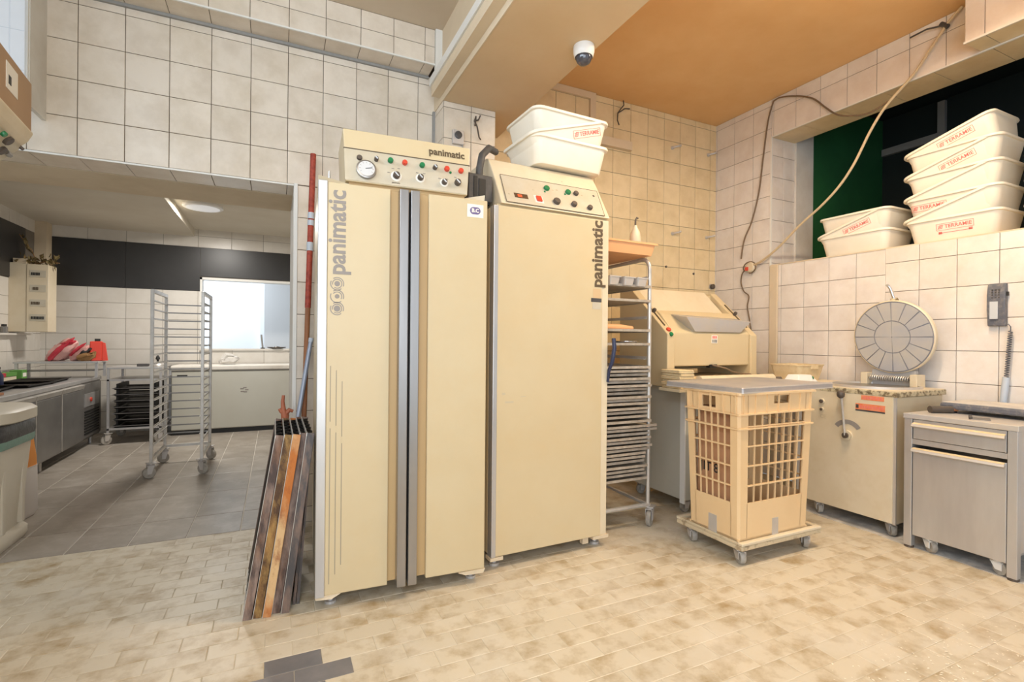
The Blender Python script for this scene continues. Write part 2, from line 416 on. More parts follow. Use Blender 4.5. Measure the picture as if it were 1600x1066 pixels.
# ---- pillar under the beam
pi_ = struct('wall_pillar', MB().box(1.055, 1.448, 3.38, YR, 0, ZBM), 'grout', 'tiled pillar carrying the ceiling beam behind the proofing cabinets', 'wall')
tiles(pi_, (1.055,3.38,0), X, Z, nY, .393, ZBM, .216, .216, .205, .05, 'tile')
tiles(pi_, (1.055,3.60,0), nY, Z, nX, .22, ZBM, .25, .216, 0, .05, 'tile')
tiles(pi_, (1.448,3.38,0), Y, Z, X, .44, ZBM, .22, .216, 0, .05, 'tile_warm_lit')
MB().box(1.035,1.055,3.575,3.60,2.2,ZBM).build('corner_bead', 'grey_trim', pi_)
# ---- right part of the back wall
wr = struct('wall_back_right', MB().box(1.25, 4.75, YR, YR+.2, 0, 3.6), 'grout', 'cream tiled back wall tinted with warm lamplight behind the tray rack and moulder', 'wall')
tiles(wr, (1.448,YR,0), X, Z, nY, XR-1.448, ZR, .2055, .208, 2.831-1.448, 1.757-8*.208, 'tile_warm_lit')
# ---- right wall with the opening
rw = struct('wall_right', MB().box(XR, 4.47, 3.17, YR, 0, 3.6).box(XR, 4.47, -1.0, 3.17, 3.13, 3.6).box(XR, 4.72, -1.0, 3.17, 0, 1.935),
            'grout', 'pale tiled right wall with a wide high opening', 'wall')
ZS = 1.757-8*.208
tiles(rw, (XR,YR,0), nY, Z, nX, .65, ZR, .219, .208, .015+.219, ZS, 'tile_right')
tiles(rw, (XR,3.17,3.13), nY, Z, nX, 2.6, .35, .219, .35, .02, .235, 'tile_right')
tiles(rw, (XR,3.09,0), nY, Z, nX, .89, 1.935, .2165, .207, .246, .085, 'tile_right')
tiles(rw, (XR,2.20,0), nY, Z, nX, 1.6, 1.935, .219, .2148, .0, .105, 'tile_right', th=.008)
tiles(rw, (XR,3.17,1.935), X, Z, nY, .32, 1.195, .16, .2, 0, .03, 'tile_right')
tiles(rw, (XR,3.17,3.13), nY, X, nZ, 2.6, .32, .32, .33, .3, 0, 'tile_warm_lit', name='soffit_tile')
MB().box(XR-.012,XR+.002,3.160,3.175,1.93,3.13).build('corner_bead', 'white_pvc', rw)
MB().box(XR-.010,XR+.002,.6,3.17,3.124,3.134).build('corner_bead', 'white_pvc', rw)
MB().box(XR-.016,XR+.002,3.09,3.17,0,1.94).build('corner_strip', 'plaster', rw, .004)
MB().box(XR-.008,4.72,.6,3.17,1.933,1.942).build('sill_slab', 'plaster', rw)
MB().box(4.47,4.72,3.15,3.2,1.94,3.6).build('reveal_board', 'plaster_white', rw)
# dark green store beyond the opening
gs = struct('wall_store', MB().box(4.72,6.0,3.17,3.25,1.6,3.9), 'green', 'dark green walls of the unlit store beyond the opening', 'wall')
MB().box(5.9,6.0,-1.0,3.17,1.6,3.62).build('store_back_wall','store_shade',gs)
MB().box(4.47,6.0,-1.0,-.9,1.6,3.62).build('store_end_wall','store_shade',gs)
MB().box(4.47,6.0,-1.0,3.25,3.62,3.7).build('store_ceiling', 'store_shade', gs)
MB().box(4.72,6.0,-1.0,3.25,1.55,1.6).build('store_floor', 'store_shade', gs)
br = thing('shelf_bracket', 'grey steel angle bracket on the dark green store wall', 'bracket', (5.86,2.6,3.2))
MB().box(0,.04,0,.56,.03,.10).build('arm','grey_trim',br)
MB().box(0,.04,0,.06,.10,.40).build('upright','grey_trim',br)
# boxed tiled duct under the ceiling at the right edge
pb = struct('wall_boxing', MB().box(3.95, XR, -.6, 1.65, 3.14, 3.6), 'grout', 'tiled boxing projecting above the right wall opening', 'wall')
tiles(pb, (3.95,1.65,3.14), nY, Z, nX, 2.0, .34, .235, .28, .10, .28, 'tile_right')
tiles(pb, (3.95,1.65,3.14), nY, X, nZ, 2.0, .2, .235, .3, .10, 0, 'tile_warm_lit', name='soffit_tile')
MB().box(3.942,3.952,-.3,1.655,3.132,3.144).build('corner_bead', 'white_pvc', pb)
# ---- ceilings and beam
struct('ceiling', MB().box(1.6, 4.75, -2.0, 3.9, ZR, 3.65), 'ceil_right', 'orange tan painted ceiling over the moulder and divider', 'ceiling')
struct('ceiling_left', MB().box(-1.21, 1.1, -2.0, 3.62, ZL, 3.65), 'ceil_left', 'beige painted ceiling left of the deep beam', 'ceiling')
bm_ = struct('ceiling_beam', MB().box(1.055, 1.649, -2.0, YR, ZBM, 3.6), 'beam', 'deep beige painted ceiling beam', 'beam')
MB().box(1.048,1.056,-2.0,3.6,ZBM,ZL).build('beam_side', 'beamside', bm_)
# left header wall above the side machine, with the bright high window
lh = struct('wall_left', MB().box(-1.17,-1.15,3.39,3.6,2.41,3.4).box(-1.17,-1.15,-2.0,3.39,2.30,2.42).box(-1.17,-1.15,-2.0,3.39,3.36,3.4), 'plaster_white', 'plastered header of the left wall around the high window', 'wall')
wn = tag(thing('window_1', 'high daylight window above the left machine', 'window', (-1.162,0,0)), kind='structure')
MB().box(-.008,.008,-1.9,-1.85,2.42,3.36).box(-.008,.008,3.375,3.39,2.42,3.36).box(-.008,.008,-1.9,3.39,2.42,2.44).box(-.008,.008,-1.9,3.39,3.34,3.36).build('window_frame','white_pvc',wn)
MB().box(-.002,.002,-1.85,3.376,2.44,3.34).build('pane','glass',wn)
# cable duct along the beam, wall trunking
tr = struct('trim_1', MB().box(.975,1.048,-2.0,3.47,3.02,3.075), 'white_pvc', 'white cable duct running along the side of the beam', 'duct')
MB().box(.985,1.048,-2.0,3.45,2.945,3.018).build('duct_cover','beamside',tr)
struct('trim_2', MB().box(1.0,1.05,3.40,3.43,3.05,3.40), 'white_pvc', 'short white upright cable duct at the bulkhead end', 'duct')
t3 = struct('trim_3', MB().box(1.70,2.62,YR-.03,YR-.004,3.42,3.478), 'beamside', 'cream cable trunking along the top of the back wall', 'duct')
MB().box(2.56,2.62,YR-.03,YR-.004,2.9,3.42).build('upright_duct','beamside',t3)
struct('trim_4', MB().box(2.45,3.02,YR-.05,YR-.004,3.02,3.10), 'beamside', 'short horizontal cream trunking on the back wall beside the white tubs', 'duct')

# ---- kitchen shell
KX, KY = -2.6, 8.0
kb = struct('wall_kitchen_back', MB().box(-2.8,-.93,KY,KY+.15,0,2.8).box(-.93,1.2,KY,KY+.15,0,1.07).box(-.93,1.2,KY,KY+.15,2.05,2.8), 'kgrout', 'white tiled back wall of the kitchen with a pass-through opening', 'wall')
tiles(kb, (KX,KY,0), X, Z, nY, 1.67, 1.86, .397, .199, .056, .07, 'ktile')
tiles(kb, (-.93,KY,0), X, Z, nY, 1.7, 1.07, .397, .199, .39, .07, 'ktile')
tiles(kb, (KX,KY,2.456), X, Z, nY, 3.4, .35, .397, .199, .056, .155, 'ktile')
for i in range(3):
    a = [(-2.6,-1.757),(-1.757,-.93),(-.93,.8)][i]
    z0 = 1.862 if i < 2 else 2.065
    MB().box(a[0]+.002,a[1]-.002,KY-.014,KY,z0,2.454).build('black_board','black_panel',kb)
MB().box(-.93,-.905,KY-.02,KY+.16,1.07,2.05).box(-.93,1.2,KY-.02,KY+.16,2.02,2.05).build('opening_frame','white_pvc',kb)
MB().box(-.93,1.2,KY-.03,KY+.18,1.05,1.075).build('opening_sill','ktile',kb)
kl = struct('wall_kitchen_left', MB().box(KX-.2,KX,3.6,KY,0,2.8), 'kgrout', 'white tiled left wall of the kitchen with a black band', 'wall')
tiles(kl, (KX,8.0,0), nY, Z, X, 3.6, 1.255, .233, .199, .14, .06, 'ktile')
tiles(kl, (KX,8.0,1.255), nY, Z, X, 3.6, .60, .233, .199, .11, .0, 'ktile')
tiles(kl, (KX,8.0,2.456), nY, Z, X, 3.6, .15, .233, .199, .11, .0, 'ktile')
for a,b in ((7.55,6.35),(6.35,5.1)): MB().box(KX,KX+.014,b+.002,a-.002,1.862,2.454).build('black_board','black_panel',kl)
MB().box(KX,KX+.07,4.4,7.6,1.235,1.255).build('ledge','ktile',kl)
struct('wall_kitchen_corner', MB().box(KX,KX+.11,7.82,KY-.016,1.862,2.6), 'plaster', 'cream boxed pipe column in the kitchen corner', 'column')
struct('wall_kitchen_right', MB().box(.8,.95,4.33,KY,0,2.8), 'ktile', 'plain right wall of the kitchen', 'wall')
kc = struct('ceiling_kitchen', MB().box(KX-.2,-1.0,4.33,KY,2.60,2.8), 'kceil', 'beige kitchen ceiling, lower left part', 'ceiling')
struct('ceiling_kitchen_raised', MB().box(-1.0,.95,4.33,KY,2.70,2.8), 'kceil', 'beige kitchen ceiling, raised right part with the round lamp', 'ceiling')
# bright room seen through the pass-through
struct('wall_far_room', MB().box(-2.2,-.25,10.3,10.4,0,2.7).box(-.25,-.17,10.2,10.4,0,2.7).box(-.17,1.8,9.6,9.7,0,2.7).box(1.8,1.9,8.15,9.7,0,2.7).box(-2.3,-2.2,8.15,8.3,0,2.7), 'far_white', 'white walls of the bright room beyond the pass-through', 'wall')
struct('floor_far_room', MB().box(-2.3,1.9,8.15,10.4,-.1,0), 'kftile', 'floor of the bright far room', 'floor')
struct('ceiling_far_room', MB().box(-.2,1.9,8.15,9.7,2.7,2.8), 'plaster_white', 'ceiling of the bright far room', 'ceiling')
area('far_room_daylight', (-1.6,9.2,2.6), (.5,.5,-1), 1.0, 1.2, 75, (.82,.91,1))


# =================================================================== shared builders
def rrect(w, d, r, z, n=4):
    out = []
    for (cx,cy,a0) in ((w/2-r,d/2-r,0),(-w/2+r,d/2-r,PI/2),(-w/2+r,-d/2+r,PI),(w/2-r,-d/2+r,1.5*PI)):
        for k in range(n+1):
            a = a0+PI/2*k/n; out.append((cx+r*math.cos(a), cy+r*math.sin(a), z))
    return out
def loft(mb, rings, cap0=True, cap1=True):
    n = len(rings[0]); vs = [p for r_ in rings for p in r_]; fs = []
    for i in range(len(rings)-1):
        for k in range(n): fs.append((i*n+k,i*n+(k+1)%n,(i+1)*n+(k+1)%n,(i+1)*n+k))
    if cap0: fs.append(tuple(range(n))[::-1])
    if cap1: fs.append(tuple(range((len(rings)-1)*n, len(rings)*n)))
    return mb.add(vs, fs)
def caster(parent, x, y, ztop, r, ang=0., w=.03, mplate='steel_dusty'):
    c, s = math.cos(ang), math.sin(ang)
    T = Matrix.Translation((x,y,0)) @ Matrix.Rotation(ang,4,'Z')
    m = MB(); m.T = T
    m.box(-.035,.035,-.03,.03,ztop-.006,ztop).cyl((0,0,ztop-.02),(0,0,ztop-.004),.022,12)
    for sy in (-1,1):
        m.hexa([(-.03,sy*(w/2+.006)-.002,r*.8),(.0,sy*(w/2+.006)-.002,r*.8),(.0,sy*(w/2+.006)+.002,r*.8),(-.03,sy*(w/2+.006)+.002,r*.8)],
               [(-.03,sy*(w/2+.006)-.002,ztop-.018),(.025,sy*(w/2+.006)-.002,ztop-.018),(.025,sy*(w/2+.006)+.002,ztop-.018),(-.03,sy*(w/2+.006)+.002,ztop-.018)])
    m.box(-.03,.025,-w/2-.008,w/2+.008,ztop-.022,ztop-.016)
    f = m.build('caster', mplate, parent)
    m = MB(); m.T = T
    m.lathe([(r*.35,-w/2),(r*.9,-w/2),(r,-w/2+.006),(r,w/2-.006),(r*.9,w/2),(r*.35,w/2)], 20, (-.015,0,r), 'y')
    wh = m.build('wheel', 'wheel', f, smooth=True)
    return f
def knob(parent, p, n, r, h, m, name='knob', seg=14, r2=None):
    p, n = Vector(p), Vector(n).normalized()
    return MB().tube([p-n*.002, p+n*h*.8, p+n*h], [r, r, (r2 or r*.85)], seg).build(name, m, parent, smooth=True)

# =================================================================== PROOFING CABINETS
p1 = thing('proofing_cabinet', 'wide two-door cream proofing cabinet with paired steel handle strips', 'proofer', (.168,2.378,0), -.05)
MB().box(.0,.797,.052,.85,.075,1.925).build('body','cream',p1,.004)
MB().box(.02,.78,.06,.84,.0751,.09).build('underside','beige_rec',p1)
def door1(x0, x1, strip, rec, hs, name):
    d = MB().box(x0,x1,.0,.05,.07,1.925).build(name,'cream',p1,.004)
    if strip: MB().box(strip[0],strip[1],-.004,.052,.065,1.93).build('edge_strip','steel',d,.003)
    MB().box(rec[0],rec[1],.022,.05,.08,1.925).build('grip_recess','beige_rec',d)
    MB().box(hs[0],hs[1],-.028,.02,.062,1.925).build('handle_strip','strip',d,.003)
    return d
d1 = door1(.04,.316,(.0,.04),(.316,.357),(.355,.397),'door')
d2 = door1(.497,.797,None,(.448,.497),(.407,.449),'door')
MB().box(.398,.406,.012,.05,.075,1.925).build('door_gap_strip','black',p1)  # black strip drawn as the dark gap between the doors
for x,y in ((.05,.06),(.73,.06),(.05,.78),(.73,.78)):
    MB().cyl((x+.02,y+.02,0),(x+.02,y+.02,.012),.026,14).cyl((x+.02,y+.02,.01),(x+.02,y+.02,.078),.012,10).build('foot','steel_dusty',p1)
MB().hexa([(.004,.0,.055),(.07,-.004,.052),(.09,.10,.052),(.01,.1,.055)],[(.0,-.004,.07),(.11,-.003,.072),(.11,.10,.072),(.0,.1,.07)]).build('bottom_bracket','plaster',p1)
MB().hexa([(.70,.0,.05),(.79,-.004,.05),(.79,.10,.05),(.70,.1,.05)],[(.66,-.002,.068),(.80,-.004,.07),(.80,.10,.07),(.66,.1,.068)]).build('bottom_bracket','plaster',p1)
# lettering, emblem and stripes of the left door
text('panimatic', .108, (.083,-.0008,1.510), Z, nX, 'ink_grey', d1, 'lettering', bold=.0026, sx=.925)
def ring(mb, cx, cz, r0, r1, y, a0=0, a1=2*PI, n=24):
    vs = []
    for i in range(n+1):
        a = a0+(a1-a0)*i/n
        for rr_ in (r0,r1):
            vs.append((cx+rr_*math.cos(a), y, cz+rr_*math.sin(a))); vs.append((cx+rr_*math.cos(a), y+.002, cz+rr_*math.sin(a)))
    fs = []
    for i in range(n):
        b = 4*i; fs += [(b,b+2,b+6,b+4),(b+1,b+5,b+7,b+3),(b,b+4,b+5,b+1),(b+2,b+3,b+7,b+6)]
    return mb.add(vs, fs)
m = MB()
for k,(cz,inner) in enumerate(((1.47,.012),(1.413,.010),(1.358,.014))):
    ring(m,.083,cz,.0,inner,-.0008)
    ring(m,.083,cz,.018,.022,-.0008, -.6 if k==1 else -2.2, 3.4 if k!=1 else 2.5)
    ring(m,.083,cz,.026,.030,-.0008, -.4, 2.2); ring(m,.083,cz,.026,.030,-.0008, 2.7, 5.4)
m.build('emblem','ink_grey',d1)
for x,a,b in ((.058,1.10,.12),(.083,1.08,.16),(.108,1.03,.20)):
    MB().box(x-.0018,x+.0018,-.001,.001,b,a-.28).box(x-.0018,x+.0018,-.001,.001,a-.25,a).build('stripe','ink_mid',d1)
MB().box(.69,.775,-.0012,.001,1.835,1.90).build('sticker','paper',d2)
m = MB(); pts = rrect(.055,.036,.0175,0,6)
vs = [(.732+p[0],-.0022,1.868+p[1]) for p in pts]+[(.732+p[0],-.001,1.868+p[1]) for p in pts]; n = len(pts)
m.add(vs,[tuple(range(n))[::-1],tuple(range(n,2*n))]+[(i,(i+1)%n,n+(i+1)%n,n+i) for i in range(n)]).build('oval_mark','ink_purple',d2)
text('B.C', .026, (.732,-.003,1.868), X, Z, 'paper', d2, 'lettering', bold=.001, align='CENTER')
MB().hexa([(.64,.03,1.926),(.79,.03,1.926),(.79,.25,1.926),(.64,.25,1.926)],[(.66,.06,1.934),(.79,.02,1.958),(.80,.25,1.955),(.66,.25,1.938)]).build('lifted_cover','cream_pale',p1)
MB().hexa([(.0,.02,1.925),(.13,.02,1.925),(.13,.25,1.925),(.0,.25,1.925)],[(.0,.0,1.95),(.13,.02,1.932),(.13,.25,1.932),(.0,.25,1.95)]).build('lifted_cover','cream_pale',p1)
# control box
cb = MB().hexa([(.115,.0,1.94),(.69,.0,1.94),(.69,.40,1.94),(.115,.40,1.94)],[(.105,.062,2.20),(.722,.062,2.20),(.722,.40,2.20),(.105,.40,2.20)]).build('control_box','cream',p1,.004)
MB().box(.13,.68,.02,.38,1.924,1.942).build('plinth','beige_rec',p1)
MB().hexa([(.113,-.001,1.945),(.688,-.001,1.945),(.688,.01,1.945),(.113,.01,1.945)],[(.109,.0355,2.10),(.708,.0355,2.10),(.708,.045,2.10),(.109,.045,2.10)]).build('fascia','fascia',cb)
MB().box(.107,.712,.033,.046,2.100,2.1035).build('fascia_seam','ink_brown',cb)
NF = Vector((0,-.975,.22))
def f1(x, y):
    yt = 215+(x-75)*.155; yb = 600+(x-60)*.1287; v = (yb-y)/(yb-yt); u = (x-65)/1400
    return Vector((.113+u*(.583+.013*v), .0+.0355*v, 1.95+.15*v))
for (x,y,r,h,mt,nm) in ((215,343,.0125,.012,'knob','button'),(547,375,.013,.016,'greenp','indicator_lamp'),(705,400,.0125,.016,'red','indicator_lamp'),
        (903,430,.013,.016,'greenp','indicator_lamp'),(1192,475,.013,.016,'red','indicator_lamp'),(1362,500,.013,.016,'red','indicator_lamp'),(1238,517,.006,.006,'greenp','indicator_lamp')):
    knob(cb, f1(x,y), NF, r, h, mt, nm)
for (x,y,r,dial) in ((393,363,.010,0),(1052,460,.011,0),(613,567,.0165,1),(885,590,.0145,1),(1165,645,.0135,1),(1325,650,.016,0)):
    if dial: knob(cb, f1(x,y), NF, r*1.55, .002, 'paper', 'dial_plate', 20)
    k_ = knob(cb, f1(x,y), NF, r, .022, 'knob', 'knob')
    p = f1(x,y)+NF*.022
    MB().tube([p+Vector((-r*.5,0,r*.5)), p+Vector((r*.5,0,-r*.5))], .0035, 6).build('pointer', 'silver', cb)
p = f1(285,500)
MB().tube([p,p+NF*.016,p+NF*.018],[.045,.045,.040],28).build('gauge_rim','strip',cb,smooth=True)
for k in range(9):
    a = -.6+4.3*k/8; q = p+NF*.0195; e1 = Vector((math.cos(a),.22*math.sin(a),.975*math.sin(a)))
    MB().tube([q+e1*.026,q+e1*.033],.0009,4).build('gauge_tick','ink_grey',cb)
MB().tube([p+NF*.0178,p+NF*.0192],[.037,.037],28).build('gauge_dial','dial',cb)
MB().tube([p+NF*.020+Vector((-.004,0,-.001)), p+NF*.020+Vector((.026,0,.006))],.0014,6).build('gauge_needle','ink_black',cb)
for (x,y,t_,sz) in ((610,650,'panimatic',.010),):
    q = f1(x,y); text(t_, sz, q+NF*.001, X, (0,.22,.975), 'ink_brown', cb, 'marking', align='CENTER')
for (x,y) in ((575,470),(640,470),(530,520),(850,520),(930,530),(1110,590),(1200,600),(1300,575)):
    q = f1(x,y); MB().box(q.x-.006,q.x+.006,q.y-.002,q.y+.001,q.z-.0012,q.z+.0012).build('scale_mark','ink_grey',cb)
text('panimatic', .052, (.505,.0475,2.150), X, (0,.26,.97), 'ink_brown', cb, 'lettering', bold=.0012, sx=.92)
# valve behind the left end of the box
vl = tag(thing('pipe_valve', 'small brass gas valve standing on the two-door proofer top', 'valve', (.235,2.62,1.93)))
MB().cyl((0,0,0),(0,0,.08),.014,10).cyl((0,0,.06),(.05,0,.06),.012,10).cyl((0,0,.08),(0,0,.12),.008,8,.004).build('valve_body','steel_dusty',vl)

p2 = thing('proofing_cabinet', 'narrower single-door cream proofing cabinet carrying three white tubs', 'proofer', (1.04,2.43,0), .03)
MB().box(.0,.758,.052,.85,.075,1.935).build('body','cream',p2,.004)
d = MB().box(.024,.712,.0,.05,.07,1.94).build('door','cream',p2,.004)
MB().box(.0,.026,-.002,.052,.068,1.94).build('edge_strip','steel',d,.003)
MB().box(.712,.758,.004,.052,.068,1.94).build('edge_strip','cream_pale',d,.004)
MB().tube([(.775,-.03,1.24),(.776,-.036,1.18),(.765,-.03,1.10),(.758,-.01,1.05),(.757,.0,.98)],[.012,.013,.012,.010,.008],10).build('door_handle','blue_handle',p2,smooth=True)
for x,y in ((.03,.05),(.70,.05),(.03,.78),(.70,.78)):
    MB().cyl((x+.02,y+.02,0),(x+.02,y+.02,.014),.028,14).cyl((x+.02,y+.02,.01),(x+.02,y+.02,.078),.012,10).build('foot','steel_dusty',p2)
MB().box(.66,.77,-.002,.06,.052,.07).box(.60,.64,.02,.05,.03,.07).build('bottom_bracket','plaster',p2)
MB().box(-.005,.07,-.002,.06,.050,.068).build('bottom_bracket','plaster',p2)
text('panimatic', .108, (.674,-.0008,1.538), Z, nX, 'ink_brown', d, 'lettering', bold=.0032, sx=.955)
MB().box(.63,.705,-.0014,.001,1.452,1.475).build('name_plate','dark',d,.002)
MB().box(.645,.70,-.0008,.001,1.475,1.53).build('glue_mark','glue',d)
MB().box(.64,.70,-.0008,.001,1.41,1.45).build('torn_sticker','fascia',d)
for (x,z,w,h) in ((.055,.93,.02,.012),(.075,.885,.05,.01),(.17,.915,.03,.004)):
    MB().box(x,x+w,-.0006,.001,z,z+h).build('scuff_mark','ink_pale',d)
prof = [(.0,1.955),(.118,2.150),(.150,2.20),(.185,2.245),(.21,2.258),(.60,2.258),(.60,1.955)]
cb2 = MB().prism(prof,.045,.765,'x').build('control_box','cream_pale',p2,.006)
MB().box(.03,.76,.03,.60,1.934,1.956).build('plinth','cream',p2)
NG = Vector((0,-.195,.118)).normalized(); NG = Vector((0,-.857,.516))
def f2(x, y):
    yt = 300+(x-210)*.179; yb = 660+(x-95)*.15; v = (yb-y)/(yb-yt)
    xl = 95+115*v; xr = 1290+150*v; u = (x-xl)/(xr-xl)
    return Vector((.075+u*.665, .004+.105*v, 1.963+.176*v))
a_ = [Vector((.075,.003,1.966)),Vector((.725,.003,1.966)),Vector((.745,.112,2.144)),Vector((.085,.112,2.144))]
m = MB(); m.add([p+NG*.0005 for p in a_]+[p+NG*.002 for p in a_],[(0,3,2,1),(4,5,6,7),(0,1,5,4),(1,2,6,5),(2,3,7,6),(3,0,4,7)]); m.build('fascia','fascia',cb2)
m = MB()
for i in range(4):
    m.tube([a_[i]+NG*.002,a_[(i+1)%4]+NG*.002],.0016,6)
m.build('fascia_border','ink_brown',cb2)
for (x,y,r,h,mt,nm) in ((718,480,.018,.016,'greenp','indicator_lamp'),(665,520,.006,.006,'greenp','indicator_lamp'),(985,530,.018,.016,'greenp','indicator_lamp'),(925,552,.006,.006,'greenp','indicator_lamp'),
        (722,655,.022,.022,'knob','knob'),(1085,548,.016,.018,'knob','knob'),(935,690,.018,.022,'knob','knob'),(1125,735,.016,.022,'knob','knob'),(1340,575,.008,.004,'knob','keyhole')):
    knob(cb2, f2(x,y), NG, r, h, mt, nm)
def plate(mb, c, w, h, t, n=NG):
    up = Vector((0,.516,.857)); r_ = Vector((1,0,0)); c = Vector(c)
    q = [c-r_*w/2-up*h/2, c+r_*w/2-up*h/2, c+r_*w/2+up*h/2, c-r_*w/2+up*h/2]
    return mb.add([p for p in q]+[p+n*t for p in q],[(0,3,2,1),(4,5,6,7),(0,1,5,4),(1,2,6,5),(2,3,7,6),(3,0,4,7)])
plate(MB(), f2(315,582), .085, .035, .004).build('display_bezel','lcd',cb2)
M['led'] = emit('red_led_digits', C(230,80,40), .6)
plate(MB(), f2(300,580), .026, .018, .0052).build('display_digits','led',cb2)
plate(MB(), f2(515,620), .055, .055, .004).build('switch_plate','paper',cb2)
plate(MB(), f2(515,620), .032, .036, .012).build('rocker_switch','red',cb2)
text('panimatic', .060, (.50,.150,2.196), X, (0,.6,.8), 'ink_pale', cb2, 'lettering', bold=.0006, sx=1.0)
for (x,y) in ((180,560),(530,500),(790,500),(850,500),(1160,570)):
    q = f2(x,y); MB().box(q.x-.006,q.x+.006,q.y-.004,q.y-.001,q.z-.005,q.z+.005).build('marking','ink_pale',cb2)

# dark control unit bridging the two cabinets, with its cable
tu = thing('timer_unit', 'dark grey vented electrical unit standing between the two cabinets', 'electrical unit', (.922,2.50,1.96), .10)
MB().box(.0,.145,.0,.22,.012,.155).build('housing','dark',tu,.006)
MB().box(.01,.135,.01,.21,.0,.013).build('base','black',tu)
for i in range(6): MB().box(-.004,.002,.03,.19,.03+i*.019,.041+i*.019).build('vent_slat','grey_trim',tu)
MB().box(.03,.05,-.004,.002,.02,.14).box(.06,.10,-.004,.002,.03,.13).build('front_slots','black',tu)
MB().tube([(.11,.10,.155),(.11,.09,.22),(.13,.10,.30),(.20,.15,.37),(.30,.25,.40)],.02,10).build('cable_gland','dark',tu,smooth=True)

# =================================================================== WHITE TUBS
def tub_mesh():
    m = MB()
    loft(m, [rrect(.465,.325,.05,.0), rrect(.475,.335,.052,.006), rrect(.522,.382,.055,.140), rrect(.548,.408,.058,.142), rrect(.55,.41,.06,.150), rrect(.546,.406,.058,.157),
             rrect(.530,.390,.055,.156), rrect(.516,.376,.052,.146), rrect(.466,.326,.046,.008)])
    return m
tub_me = tub_mesh().mesh('tub'); tub_me.materials.append(M['tub'])
for pg in tub_me.polygons: pg.use_smooth = True
try: tub_me.set_sharp_from_angle(angle=math.radians(35))
except Exception: pass
_logo = {}
def tub(label, loc, rz, tilt=0., logo=None, group=None, sub=False):
    t = thing('dough_tub', label, 'tub', loc, 0, group); t.rotation_euler = (0,-tilt,rz)
    b = bpy.data.objects.new('tub', tub_me); COL.objects.link(b); b.parent = t
    if logo is not None:
        x = logo; zc = .100 if tilt else .088; up = Vector((0,-.0285,.134)).normalized()
        fy = lambda z: -.1675-.0235*(z-.006)/.134-.0012
        text('TERRAMIE', .034, (x-.052,fy(zc),zc), X, up, 'ink_red', t, 'lettering', bold=.0004, sx=.98)
        m = MB()
        c0 = [(x-.098,zc-.022),(x+.108,zc-.022),(x+.108,zc+.022),(x-.098,zc+.022)]
        for i in range(4):
            a, b2 = c0[i], c0[(i+1)%4]
            m.tube([(a[0],fy(a[1]),a[1]),(b2[0],fy(b2[1]),b2[1])],.0013,4)
        for k in range(3):
            m.tube([(x-.09+.01*k,fy(zc-.013),zc-.013),(x-.075+.008*k,fy(zc+.015),zc+.015)],.0016,4)
            m.tube([(x-.09,fy(zc-.010+.009*k),zc-.010+.009*k),(x-.064,fy(zc-.008+.009*k),zc-.008+.009*k)],.0013,4)
        m.build('logo_frame','ink_red',t)
        if sub:
            m = MB(); m.box(x-.088,x+.10,fy(.05)-.0004,fy(.05)+.002,.046,.049).box(x-.088,x-.068,fy(.05)-.0004,fy(.05)+.003,.040,.056).box(x+.08,x+.10,fy(.05)-.0004,fy(.05)+.003,.044,.062)
            m.build('logo_banner','ink_red',t)
    return t
TI = .30; PT = .160
def stack(cx, cy, b, rz, spec, group):
    """spec: list of (kind, label, logo, sub); level tubs sit one pitch above each other, tilted ones nest in the level tub beneath"""
    lv = b
    dx = Vector((math.cos(rz), math.sin(rz), 0))
    for kind, label, logo, sub in spec:
        if kind == 'level': tub(label, (cx,cy,lv), rz, 0, logo, group, sub); last = lv; lv += PT
        else:
            o = Vector((cx,cy,last+.093)) + dx*.012
            tub(label, o, rz, TI, logo, group, sub)
stack(4.355, 1.815, 1.948, -PI/2, [
    ('level','lowest white tub of the tall stack on the sill, full red logo',.02,True),
    ('tilt','tilted white tub resting in the lowest tub of the tall sill stack',None,False),
    ('level','level white tub with low red logo midway up the tall sill stack',-.13,False),
    ('tilt','tilted white tub without logo midway up the tall sill stack',None,False),
    ('level','level white tub without logo under the second highest tilted tub of the tall stack',None,False),
    ('tilt','tilted white tub with red logo, second tilted one from the top of the tall stack',.05,False),
    ('level','level white tub directly beneath the topmost tilted tub of the tall stack',None,False),
    ('tilt','topmost tilted white tub with red logo on the tall sill stack',.04,False)], 'white tubs stacked on the sill')
stack(4.355, 2.46, 1.948, -PI/2, [
    ('level','bottom white tub of the short sill stack near the opening corner',None,False),
    ('tilt','tilted white tub with red logo in the short sill stack',.05,False),
    ('level','top white tub of the short sill stack near the opening corner',None,False)], 'white tubs stacked on the sill')
stack(4.42, 1.20, 1.948, -PI/2, [
    ('level','lowest white tub in the stack at the right picture edge',None,False),
    ('level','middle white tub in the stack at the right picture edge',None,False),
    ('level','top white tub in the stack at the right picture edge',None,False)], 'white tubs stacked on the sill')
stack(1.60, 2.745, 2.264, .04, [
    ('level','bottom white tub of three on top of the single-door proofer',None,False),
    ('tilt','tilted middle white tub with faded red logo on the proofer',.12,False),
    ('level','top white tub of three on the proofer, under the ceiling beam',None,False)], 'white tubs on the proofing cabinet')
